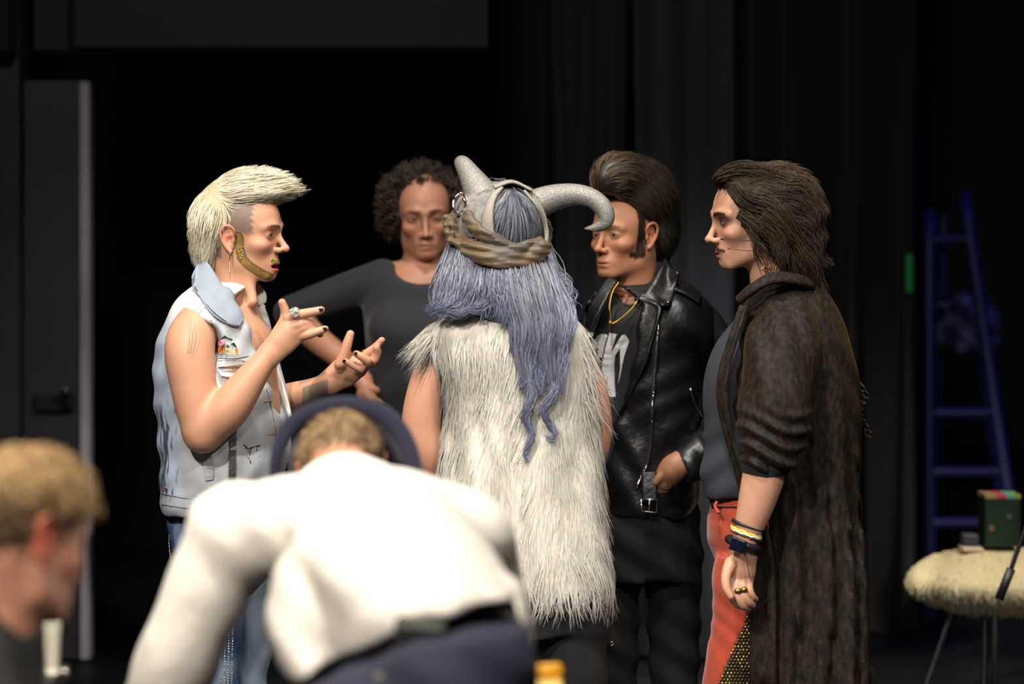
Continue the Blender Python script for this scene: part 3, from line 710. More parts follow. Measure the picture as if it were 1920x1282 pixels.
# ------------------------------------------------------------------ blond performer in the denim vest
M_HAIR = mat('hair_strands', attr=True, rough=0.42, spec=0.45)
M_HAIR_MATT = mat('hair_soft', attr=True, rough=0.6, spec=0.3)
M_CLOTH = mat('woven_cloth', attr=True, rough=0.85, spec=0.2, bump=(900, 0.25, 0.0006))
M_DENIM = mat('washed_denim', attr=True, rough=0.9, spec=0.15, noise=(30, lin('9fabbb'), 0.55, 1.0), bump=(700, 0.5, 0.0008))
M_SILVER = mat('silver', lin('d9d6d0'), rough=0.22, metal=1.0)
M_GOLD = mat('gold', lin('bf943c'), rough=0.36, metal=1.0)
M_STONE = mat('rhinestone', lin('eeeae2'), rough=0.12, metal=0.75)
M_NAIL = mat('black_varnish', (0.012, 0.014, 0.012), rough=0.15)
M_BLACKTHREAD = mat('dark_thread', lin('2a2a2e'), rough=0.8)
M_TAN = mat('tan_thread', lin('b98a55'), rough=0.8)
M_SHOE = mat('shoe_leather', (0.02, 0.02, 0.022), rough=0.4)

M_FUR = mat('fur_strands', attr=True, rough=0.7, spec=0.2)
def _fur():
    nt = M_FUR.node_tree; b = nt.nodes['Principled BSDF']; o = nt.nodes['Material Output']
    t = nt.nodes.new('ShaderNodeBsdfTranslucent'); a = nt.nodes['Attribute']; nt.links.new(a.outputs['Color'], t.inputs[0])
    m = nt.nodes.new('ShaderNodeMixShader'); m.inputs[0].default_value = 0.5
    nt.links.new(b.outputs[0], m.inputs[1]); nt.links.new(t.outputs[0], m.inputs[2]); nt.links.new(m.outputs[0], o.inputs[0])
_fur()
def person_A():
    fg = Fig(6.4); r = np.random.default_rng(11); pt, px = fg.pt, fg.r
    root = empty('person', P(430, 0, 6.4)*[1, 1, 0], 'person with a white-blond mullet and sleeveless denim vest, gesturing with both hands', 'person')
    h = Head(pt(456, 436), 77, 3, 0, 1.05)
    S = Sdf(); head_sdf(S, h, nose=0.9, mouth_open=0.007, jaw=0.92, nose_u=0.009, chin_f=-0.006, ear_u=-0.010, lip_f=-0.004)
    # neck, chest
    S.add(chain([pt(432, 470), pt(440, 520), pt(440, 590)], [px(36), px(37), px(44)]), 0.03)
    S.add(chain([pt(462, 500, -0.03), pt(474, 565, -0.055)], [px(11), px(9)]), 0.02)
    S.add(pxloft(fg, [(575, 410, 470, 0.0, 0.10), (620, 400, 508, 0, 0.14), (700, 415, 520, 0, 0.14), (800, 440, 525, 0, 0.11), (880, 470, 515, 0, 0.05)]), 0.03)
    # near arm: shoulder, elbow, wrist
    S.add(smooth_chain([pt(375, 600, -0.13), pt(356, 650, -0.19), pt(364, 728, -0.21), pt(374, 790, -0.22), pt(380, 812, -0.22)],
                       [px(40), px(46), px(42), px(36), px(33)], n=14), 0.02)
    S.add(smooth_chain([pt(381, 812, -0.22), pt(428, 767, -0.235), pt(470, 710, -0.235), pt(503, 666, -0.23)], [px(34), px(37), px(28), px(19)], n=14), 0.02)
    # near hand, back of the hand to the camera
    S.add(chain([pt(503, 666, -0.23), pt(520, 638, -0.23), pt(545, 601, -0.225)], [px(19), px(17), px(11)], flat=(np.array([0, 1, 0]), 0.7)), 0.012)
    S.add(chain([pt(508, 668, -0.23), pt(538, 645, -0.225), pt(563, 629, -0.22)], [px(17), px(17), px(11)], flat=(np.array([0, 1, 0]), 0.7)), 0.012)
    S.add(chain([pt(512, 655, -0.23), pt(545, 622, -0.23), pt(556, 612, -0.228)], [px(16), px(17), px(12)], flat=(np.array([0, 1, 0]), 0.7)), 0.014)
    fingers(S, fg, [
        ([(541, 597, -0.225), (562, 590, -0.232), (585, 585, -0.23), (602, 581, -0.226)], [10.5, 9.5, 8.2, 7]),        # index
        ([(552, 611, -0.232), (572, 606, -0.225), (592, 613, -0.20), (600, 620, -0.185)], [10, 9, 8, 7]),               # middle, bent inward
        ([(556, 621, -0.228), (574, 614, -0.225), (592, 620, -0.205), (600, 626, -0.19)], [10, 9, 8, 7]),               # ring
        ([(560, 630, -0.222), (578, 627, -0.228), (596, 621, -0.228), (610, 616.5, -0.225)], [10, 8.6, 7.6, 6.3]),     # little
        ([(520, 628, -0.20), (532, 604, -0.195), (535, 586, -0.195), (529, 567, -0.20)], [13, 10.5, 8.8, 7.2])])      # thumb
    # far arm, palm up
    S.add(smooth_chain([pt(450, 640, 0.15), pt(470, 720, 0.20), pt(500, 757, 0.16)], [px(40), px(36), px(30)], n=3), 0.02)
    S.add(smooth_chain([pt(500, 757, 0.16), pt(545, 744, 0.10), pt(585, 731, 0.05), pt(616, 717, 0.02)], [px(30), px(27), px(22), px(18)], n=4), 0.02)
    S.add(chain([pt(616, 716, 0.02), pt(640, 690, 0.015), pt(650, 678, 0.01)], [px(18), px(19), px(15)], flat=(np.array([0, 1, 0]), 0.75)), 0.014)
    S.add(chain([pt(622, 720, 0.02), pt(650, 708, 0.01), pt(676, 692, 0.0)], [px(17), px(18), px(13)], flat=(np.array([0, 1, 0]), 0.75)), 0.014)
    S.add(chain([pt(625, 708, 0.02), pt(655, 690, 0.01), pt(676, 678, 0.0)], [px(17), px(19), px(13)], flat=(np.array([0, 1, 0]), 0.75)), 0.014)
    fingers(S, fg, [
        ([(640, 682, -0.005), (646, 662, -0.012), (652, 642, -0.015), (657, 626, -0.015)], [13, 10, 9.2, 7.5]),         # thumb
        ([(672, 676, 0.005), (687, 664, -0.005), (703, 652, -0.012), (716, 638, -0.02)], [11, 9.2, 8, 6.6]),            # index
        ([(678, 682, 0.0), (699, 678, -0.012), (708, 664, -0.02), (706, 652, -0.03)], [10.5, 9.4, 8.2, 6.8]),           # middle
        ([(679, 688, -0.002), (691, 680, -0.035), (680, 670, -0.05), (668, 663, -0.055)], [10, 9, 7.8, 6.4]),           # ring, curled back over the palm
        ([(676, 697, 0.0), (676, 692, -0.03), (661, 684, -0.042), (647, 677, -0.045)], [9.6, 8.4, 7.2, 5.8])])         # little
    S.build(0.0033)
    S.V = relax(S.V, S.Q, 40, sstep(0, 8, -(CX+S.V[:, 0]*F/S.V[:, 1])+492)*sstep(540, 560, YH+(H-S.V[:, 2])*F/S.V[:, 1]))
    c, q = face_color(h, S.V, lin('d8a484'), lips='b04a44', lipw=0.85, brow=(lin('4b3a22'), 0.0042, 0.9), cheek=0.5, mo=0.007)
    f, l, u = q.T; V = S.V
    hd = (V[:, 2] > pt(0, 560)[2]) & (np.abs(V[:, 0]-h.o[0]) < 0.2)
    # shaved grey temple, eye shadow, painted beard and moustache
    pu = CX+V[:, 0]*F/V[:, 1]; pv = YH+(H-V[:, 2])*F/V[:, 1]
    e_ = 0.003*nz3(V, 130, 3)
    shave = hd*sstep(0.050, 0.040, f+e_-0.10*np.clip(0.03-u, 0, 1))*sstep(-0.010, 0.004, u+e_+0.6*np.clip(-0.03-f, 0, 1)*(f < 0))*(np.abs(l) > 0.03)
    shave = np.maximum(shave, hd*sstep(-0.030, -0.038, f)*sstep(-0.075, -0.06, u)*1.0)
    earm = (np.abs(l) > 0.0725) & (f > -0.036) & (f < 0.012) & (u > -0.05) & (u < 0.032)
    shave = np.where(earm & (np.abs(l) > 0.076), 0, shave)
    c = mixc(c, lin('5f5650')*(1+0.25*nz3(V, 600, 8))[:, None], 0.85*shave)
    es = np.exp(-(((f-0.088)/0.016)**2+((np.abs(l)-0.034)/0.016)**2+((u-0.007)/0.007)**2))
    c = mixc(c, lin('b5583f'), np.clip(0.8*es, 0, 1)*hd)
    line = np.array([(0.014, -0.010), (0.016, -0.042), (0.022, -0.064), (0.040, -0.082), (0.062, -0.097), (0.080, -0.106)])
    dm = np.full(len(V), 9.0)
    for a, b in zip(line[:-1], line[1:]):
        w2 = np.stack([f, u], 1)-a; e = b-a; t = np.clip(w2@e/(e@e), 0, 1); dm = np.minimum(dm, np.linalg.norm(w2-t[:, None]*e, axis=1))
    beard = hd*sstep(0.0108, 0.0088, dm+0.0015*nz3(V, 220, 6))*(np.abs(l) > 0.012)*(~earm | (f > 0.012)); edge = hd*(sstep(0.0125, 0.0105, dm)-sstep(0.0085, 0.0065, dm))*(np.abs(l) > 0.012)
    gl = 0.5+0.5*np.sin(V[:, 0]*1900)*np.sin(V[:, 2]*2100+V[:, 1]*900)
    c = mixc(c, lin('66501f'), 0.9*beard); c = mixc(c, lin('a98a38'), beard*gl**3); c = mixc(c, lin('4a3c22'), np.clip(edge, 0, 1)*0.8)
    mo_ = hd*sstep(0.006, 0.004, np.abs(u+0.0635+0.25*np.abs(l)))*(np.abs(l) < 0.026)*(np.abs(l) > 0.003)*(f > 0.075)
    c = mixc(c, lin('7a6a2c'), 0.85*mo_)
    # forearm tattoos on the far arm
    far = (V[:, 1] > 6.36)
    ta = far*(pu > 567)*(pu < 616)*sstep(-2, 2, pv-(741-(pu-567)*0.33-15))*1.0
    tb = far*(pu > 560)*(pu < 612)*sstep(2, -2, pv-(722-(pu-560)*0.40))*(pv > 690)
    c = mixc(c, lin('6d6a5c'), np.clip(0.85*ta+0.6*tb, 0, 1))
    body = mesh_obj('body', S.V, [S.Q], M_SKIN, root, c)
    eyes(h, root, iris=(0.02, 0.013, 0.01), look=(1, -0.05, -0.05))
    # glued gems of beard and moustache
    P_, g_ = hit(S, np.array([452, 455, 458, 453, 457, 459, 455, 451, 512, 517, 521, 515])-3, np.array([466, 470, 474, 478, 480, 463, 484, 472, 487, 487.5, 487, 485.5]), 6.1, 6.6)
    gc = [lin(x) for x in ('2f8f6a', 'd9a02a', '39b7a0', 'd9a02a', '5fb9a8', 'c9892a', 'caa13a', 'e0b040', '8fc02a', 'a8d030', 'e8e8a0', '6f8f20')]
    parts = []
    for p, g, cc in zip(P_, g_, gc): Vv, Qq = sphere_vf(p+g*0.0008, 0.0026, 6, 5); parts.append((Vv, Qq, cc))
    Vv, Fs, cc = cat_meshes(parts)
    tag(mesh_obj('face_gem', Vv, Fs, mat('gem', attr=True, rough=0.1, metal=0.5), root, cc), 'green and gold gems stuck along the painted beard', kind='stuff')
    # hair: forward quiff over a mullet
    B = Sdf()
    B.add(smooth_chain([pt(398, 392), pt(420, 364), pt(462, 346), pt(505, 350), pt(537, 362)], [px(28), px(31), px(27), px(22), px(9)], n=4), 0.02)
    B.add(smooth_chain([pt(402, 385), pt(391, 420), pt(387, 455), pt(393, 490)], [px(30), px(29), px(24), px(17)], n=4), 0.02)
    B.add(ell(pt(410, 400), (px(42), 0.085, px(44))), 0.02); B.add(ell(pt(455, 368), (px(62), 0.075, px(30))), 0.02)
    B.add(ell(pt(396, 440), (px(26), 0.07, px(48))), 0.02)
    B.build(0.004)
    def flow(p):
        uu = CX+p[:, 0]*F/p[:, 1]; vv = YH+(H-p[:, 2])*F/p[:, 1]
        k = sstep(395, 440, uu+(380-vv)*0.7)[:, None]
        y = (p[:, 1]-6.4)[:, None]
        top = np.array([1.0, 0, 0.16])+y*np.array([0, 1.5, 0]); back = np.array([-0.22, 0, -1.0])+y*np.array([0, 0.6, 0])
        return top*k+back*(1-k)
    N = 6000
    p0, g0 = B.points(N, r)
    uu = CX+p0[:, 0]*F/p0[:, 1]; vv = YH+(H-p0[:, 2])*F/p0[:, 1]
    frontish = sstep(470, 530, uu); tipf = sstep(420, 470, uu)*sstep(350, 335, vv)
    L = r.uniform(0.035, 0.075, N)*np.where(uu < 430, 1.15, 0.85)
    C = grow(p0-g0*0.004, flow, L, 6, B, lift=lambda t: (0.16+0.45*t*frontish+0.38*t*tipf), curl=0.0012, freq=90, r=r, steer=0.3, tang=0.85)
    cols = tint(N, lin('fff8e6'), lin('e6dcbe'), r)
    hairmesh('hair', B, C, taper(N, 6, 0.0012, 0.25, r=r), cols, lin('ddd2b0'), M_FUR, root, g0)
    # vest
    Vs = Sdf()
    Vs.add(pxloft(fg, [(525, 372, 462, 0.02, 0.07), (538, 360, 470, 0.0, 0.12), (556, 340, 486, 0.0, 0.165), (590, 318, 500, 0, 0.205), (640, 298, 512, 0, 0.222), (700, 290, 528, 0, 0.215), (780, 295, 545, 0, 0.20),
                       (860, 301, 540, 0, 0.19), (915, 303, 528, 0, 0.19), (946, 303, 520, 0, 0.19), (958, 308, 516, 0, 0.19)], 2.3), 0.02)
    Vs.sub(smooth_chain([pt(392, 605, -0.30), pt(362, 640, -0.27), pt(362, 682, -0.25)], [px(34), px(50), px(50)], n=3), 0.006)     # near armhole
    Vs.sub(chain([pt(352, 648, -0.12), pt(380, 650, -0.30)], [px(40), px(58)]), 0.01)
    Vs.sub(chain([pt(440, 640, 0.12), pt(430, 650, 0.30)], [px(45), px(58)]), 0.01)
    Vs.sub(smooth_chain([pt(432, 440), pt(440, 520), pt(452, 570)], [px(40), px(40), px(34)], n=3), 0.01)               # neck
    Vs.sub(pxprism(fg, [(446, 560), (476, 610), (500, 680), (530, 800), (552, 900), (590, 900), (590, 540), (470, 530)], -0.26, 0.02), 0.004)
    Vs.disp(lambda x, y, z: 0.0022*np.sin(z*70+x*40+3*np.sin(x*25))+0.0018*np.sin(x*110-z*50))
    Vs.build(0.0062)
    W = Vs.V; wu = CX+W[:, 0]*F/W[:, 1]; wv = YH+(H-W[:, 2])*F/W[:, 1]
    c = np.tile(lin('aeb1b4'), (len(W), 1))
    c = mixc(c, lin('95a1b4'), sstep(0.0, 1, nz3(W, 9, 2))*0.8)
    c = mixc(c, lin('e4e2da'), sstep(620, 570, wv)); c = mixc(c, lin('a9b7cc'), sstep(350, 320, wu)*sstep(620, 660, wv)*0.8)  # shoulders whitened: glare of the top light put into the denim colour
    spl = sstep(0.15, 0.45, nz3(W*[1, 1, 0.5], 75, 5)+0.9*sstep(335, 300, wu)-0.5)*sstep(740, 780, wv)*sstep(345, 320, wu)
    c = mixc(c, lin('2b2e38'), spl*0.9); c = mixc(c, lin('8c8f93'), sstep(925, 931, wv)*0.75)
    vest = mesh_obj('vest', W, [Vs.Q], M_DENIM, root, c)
    rd = (6.05, 6.7)
    for nm, pts in (('waistband_seam', [(304, 926), (360, 936), (440, 940)]), ('side_seam', [(442, 800), (436, 860), (432, 930)]), ('button_placket_seam', [(478, 640), (497, 720), (515, 800), (522, 880)]),
                    ('yoke_seam', [(410, 672), (440, 672), (466, 668)]), ('armhole_seam', [(396, 600), (408, 650), (404, 700)]), ('hem_stitch', [(304, 946), (360, 954), (420, 958)])):
        seam(nm, Vs, rd, pts, 0.0009, M_BLACKTHREAD, vest)
    # dark strip with rhinestones down the front panel
    decal('glitter_strip', Vs, rd, [[(431, 800), (444, 800), (440, 935), (427, 935)]], mat('dark_glitter', lin('55524e'), rough=0.3, metal=0.6, noise=(900, lin('d8d4cc'), 0.55, 0.62)), vest, off=0.004, dens=8)
    decal('welt_pocket', Vs, rd, [[(380, 852), (400, 850), (401, 898), (386, 901)]], mat('pocket_denim', lin('a7aaad'), rough=0.9, bump=(700, 0.5)), vest, off=0.004, dens=8)
    pk = decal('chest_pocket', Vs, rd, [[(402, 677), (462, 672), (466, 720), (408, 735)]], mat('pocket_denim_light', lin('c9cac6'), rough=0.9, bump=(700, 0.5)), vest, off=0.002, dens=6)
    decal('glitter_flap', Vs, rd, [[(407, 688), (456, 682), (452, 697), (434, 709), (414, 704)]], mat('silver_glitter', lin('8d8a84'), rough=0.25, metal=0.7, noise=(1200, lin('f4f0e8'), 0.5, 0.56)), vest, off=0.006, dens=6)
    for bu, bv in ((503, 752), (509, 814)): seam('buttonhole', Vs, rd, [(bu-8, bv+1), (bu, bv-1), (bu+6, bv)], 0.0016, M_TAN, vest, n=5)
    pb, _ = hit(Vs, [312, 318], [915, 923], *rd)
    V_, Q_ = sphere_vf(pb[0], (0.006, 0.003, 0.006), 10, 6); mesh_obj('button', V_, [Q_], mat('copper', lin('9a6a5a'), rough=0.4, metal=0.8), vest)
    # collar: near leaf, far leaf
    M_COL = mat('collar_denim', lin('868f9c'), rough=0.9, bump=(700, 0.5, 0.0008))
    M_COLW = mat('collar_white', lin('dedbd2'), rough=0.9, bump=(700, 0.5, 0.0008))
    oe, og = hit(Vs, [362, 366, 392, 424, 446], [520, 548, 586, 608, 613], *rd); oe = oe+og*0.006
    ribbon('collar', [pt(378, 484, 0.02), pt(392, 496, -0.085), pt(420, 540, -0.125), pt(447, 584, -0.155), pt(452, 597, -0.165)], [*oe], M_COL, vest, n=34, k=11, thick=0.004, bulge=-0.004, over=(Vs, 0.006))
    V_, Q_ = tube([pt(366, 518, -0.02), *(oe[1:]*0.9+np.array([pt(392, 496, -0.085), pt(420, 540, -0.125), pt(447, 584, -0.155), pt(452, 597, -0.165)])*0.1+[0, -0.006, 0.001])], np.full(5, 0.0011)); mesh_obj('collar_stitch', V_, [Q_], M_BLACKTHREAD, vest)
    ribbon('collar', [pt(466, 536, 0.06), pt(482, 530, 0.07), pt(492, 545, 0.06)], [pt(470, 560, 0.03), pt(486, 572, 0.02), pt(499, 566, 0.03)], M_COLW, vest, thick=0.007, bulge=-0.006)
    ribbon('lapel', [pt(470, 562, 0.04), pt(484, 610, 0.03), pt(500, 660, 0.02), pt(520, 720, 0.01), pt(545, 790, 0.0)], [pt(497, 572, 0.03), pt(500, 610, 0.02), pt(514, 668, 0.01), pt(534, 730, 0.0), pt(550, 790, 0.0)], M_COLW, vest, thick=0.004)
    # rows of rhinestones on the shoulder and fringe
    parts = []
    for a, b, n in (((383, 566), (353, 597), 11), ((390, 572), (358, 601), 11)):
        p, g = hit(Vs, np.linspace(a[0], b[0], n), np.linspace(a[1], b[1], n), *rd)
        for q_, gg in zip(p, g): Vv, Qq = sphere_vf(q_+gg*0.001, 0.0026, 6, 5); parts.append((Vv, Qq, None))
    for a, b, n in (((390, 586), (420, 640), 9), ((420, 606), (436, 640), 6)):
        p, g = hit(Vs, np.linspace(a[0], b[0], n), np.linspace(a[1], b[1], n), *rd)
        for q_, gg in zip(p, g): Vv, Qq = sphere_vf(q_+gg*0.0006, 0.0014, 6, 5); parts.append((Vv, Qq, None))
    Vv, Fs, _ = cat_meshes(parts); tag(mesh_obj('shoulder_stud', Vv, Fs, M_STONE, vest), 'rows of silver rhinestones on the shoulder', kind='stuff')
    for du in (0, 6, 12):
        V_, Q_ = tube([pt(352+du, 598, -0.24), pt(356+du, 625, -0.262), pt(352+du*0.8, 662, -0.272)], [0.0006]*3); mesh_obj('fringe_thread', V_, [Q_], mat('fringe', lin('8a7a62'), rough=0.5), vest)
    # embroidered patch: leafy green head over red and yellow lettering
    em = decal('patch_emblem', Vs, rd, [[(410, 640), (416, 634), (422, 629), (428, 633), (436, 636), (440, 643), (444, 650), (412, 650)]], mat('green_thread', lin('1f6b4c'), rough=0.8, bump=(1500, 0.6)), vest, off=0.007)
    decal('patch_face', Vs, rd, [[(419+4*math.cos(a), 641.5+6*math.sin(a)) for a in np.linspace(0, 6.28, 12)[:-1]]], mat('pink_thread', lin('d992a8'), rough=0.8), vest, off=0.010)
    decal('patch_leaf', Vs, rd, [[(432, 640), (437, 643), (432, 645)], [(425, 644), (430, 647), (424, 648)]], mat('pale_thread', lin('b8c9c0'), rough=0.8), vest, off=0.010)
    decal('patch_ground', Vs, rd, [[(411, 652), (446, 655), (446, 664), (411, 661)]], mat('red_thread', lin('d8302a'), rough=0.8), vest, off=0.007)
    cu = bpy.data.curves.new('patch_text', 'FONT'); cu.body = 'DATSUN'; cu.size = 1; cu.resolution_u = 2; tmp = bpy.data.objects.new('tmp_text', cu); COL.objects.link(tmp)
    bpy.context.view_layer.update(); me = bpy.data.meshes.new_from_object(tmp.evaluated_get(bpy.context.evaluated_depsgraph_get())); bpy.data.objects.remove(tmp)
    co = np.array([v.co[:] for v in me.vertices]); x0, x1 = co[:, 0].min(), co[:, 0].max(); z1 = co[:, 1].max()
    tu = 412+(co[:, 0]-x0)/(x1-x0)*34; tv = 663-co[:, 1]/z1*11+(tu-412)*0.07
    p, g = hit(Vs, tu, tv, *rd); g = g.mean(0); g /= np.linalg.norm(g); p = p+g*0.0115
    mesh_obj('patch_lettering', p, [tuple(f.vertices) for f in me.polygons], mat('yellow_thread', lin('f0c02c'), rough=0.8), vest, smooth=False)
    # inked doodle on the front panel
    for k, pts in enumerate([[(460, 836), (464, 842), (466, 850)], [(464, 842), (474, 838), (484, 836), (488, 834)], [(470, 840), (468, 856), (470, 870)], [(474, 839), (476, 852)], [(480, 838), (484, 852), (487, 856)],
                             [(456, 834), (461, 836), (460, 840)], [(462, 856), (468, 860)], [(464, 829), (461, 835)]]):
        seam('ink_doodle', Vs, rd, pts, 0.0022 if k not in (1, 5) else 0.0032, M_BLACKTHREAD, vest, n=6, off=-0.0008)
    # jeans
    J = Sdf()
    J.add(pxloft(fg, [(930, 322, 510, 0, 0.155), (980, 318, 512, 0, 0.165), (1040, 326, 514, 0, 0.17), (1080, 338, 510, 0, 0.165)], 2.2), 0.03)
    fl = (H*F/6.4)+YH
    for dw, x0, x1, xa, xb in ((-0.1, 332, 455, 360, 445), (0.09, 400, 512, 420, 498)):
        J.add(pxloft(fg, [(1040, x0, x1, dw, 0.10), (1150, x0+18, x1, dw, 0.09), (1260, x0+25, x1-8, dw, 0.075), (1400, xa-8, xb, dw, 0.07), (fl-25, xa-5, xb, dw, 0.07)]), 0.02)
    J.disp(lambda x, y, z: 0.004*np.sin(z*22+x*30+2*np.sin(x*14+z*9))+0.0015*np.sin(z*61-x*83)); J.build(0.008)
    W = J.V; wu = CX+W[:, 0]*F/W[:, 1]
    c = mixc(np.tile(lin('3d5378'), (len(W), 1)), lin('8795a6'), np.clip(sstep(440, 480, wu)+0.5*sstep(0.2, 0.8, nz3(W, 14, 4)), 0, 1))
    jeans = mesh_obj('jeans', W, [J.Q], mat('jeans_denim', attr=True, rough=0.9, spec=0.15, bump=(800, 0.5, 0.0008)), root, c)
    seam('jeans_seam', J, (6.1, 6.7), [(357, 962), (358, 1000), (354, 1060)], 0.0012, mat('pale_thread2', lin('a9b4c4'), rough=0.8), jeans)
    parts = []                                                # link chain at the hip
    cp = np.array([(330, 952), (320, 985), (317, 1015), (320, 1045), (326, 1063), (329, 1050), (324, 1035), (322, 1010), (327, 975)], float)
    tt = np.linspace(0, len(cp)-1, 60); cu_, cv_ = crom(np.arange(len(cp)), cp[:, 0], tt), crom(np.arange(len(cp)), cp[:, 1], tt)
    for k in range(60):
        Vv, Qq = sphere_vf(pt(cu_[k], cv_[k], -0.06+0.002*(k % 2)), (0.0028, 0.0028, 0.0034), 6, 5); parts.append((Vv, Qq, None))
    Vv, Fs, _ = cat_meshes(parts); tag(mesh_obj('hip_chain', Vv, Fs, M_SILVER, jeans), 'silver link chain hanging at the hip')
    parts = []                                                # crystal fringe on the leg
    for uu in (416, 423, 430, 437):
        for vv in np.arange(1150+(uu % 3)*6, 1300, 5.0): Vv, Qq = sphere_vf(pt(uu+(vv-1150)*-0.02, vv, -0.215), 0.0021, 5, 4); parts.append((Vv, Qq, lin('d8d2a0') if r.random() < 0.7 else lin('6f8f3a')))
    Vv, Fs, cc = cat_meshes(parts); tag(mesh_obj('crystal_fringe', Vv, Fs, mat('crystal', attr=True, rough=0.1, metal=0.6), jeans, cc), 'strings of sparkling crystals down the leg', kind='stuff')
    shoes(root, [(pt(420, 0, -0.1)[0], 6.3), (pt(470, 0, 0.09)[0], 6.49)], M_SHOE, (0.95, -0.3))
    # rings, nails, earring
    parts = []
    for k in range(70):
        d = r.normal(size=3); d /= np.linalg.norm(d); Vv, Qq = sphere_vf(pt(553, 586, -0.246)+d*px(9)*np.array([1, 0.7, 1]), 0.0022, 6, 5); parts.append((Vv, Qq, None))
    Vv, Qq = sphere_vf(pt(553, 586, -0.246), (px(9), px(7), px(9)), 12, 8); parts.append((Vv, Qq, None))
    Vv, Fs, _ = cat_meshes(parts); tag(mesh_obj('ring', Vv, Fs, M_STONE, root), 'large round rhinestone cluster ring')
    a = np.linspace(0, 6.283, 17); c0 = pt(686, 664.5, -0.006); ax = pt(703, 652, -0.012)-pt(687, 664, -0.005); ax /= np.linalg.norm(ax); e1 = np.cross(ax, [0, 1, 0]); e1 /= np.linalg.norm(e1); e2 = np.cross(ax, e1)
    ring = c0+px(10)*(np.cos(a)[:, None]*e1+np.sin(a)[:, None]*e2); V_, Q_ = tube(ring, np.full(17, 0.0022), smooth=False, sides=6); mesh_obj('ring', V_, [Q_], M_GOLD, root)
    nail(fg, 602, 580, -0.2385, 4.5, 3.2, 8, M_NAIL, root); nail(fg, 609.5, 616, -0.236, 4.5, 3, 20, M_NAIL, root)
    nail(fg, 667, 662, -0.067, 3.4, 3, -30, M_NAIL, root); nail(fg, 645.5, 676, -0.055, 3.2, 2.6, -25, M_NAIL, root)
    e0 = h.w(-0.004, -0.080, -0.044)
    V_, Q_ = tube([e0, e0+[0, -0.002, -0.012], e0+[-0.001, -0.003, -0.03]], [0.0008, 0.0016, 0.0006]); er = mesh_obj('earring', V_, [Q_], M_SILVER, root)
    V_, Q_ = tube([e0+[-0.001, -0.003, -0.03], e0+[0.001, -0.006, -0.10]], [0.0005]*2); mesh_obj('earring_chain', V_, [Q_], M_SILVER, er)
    return root
person_A()
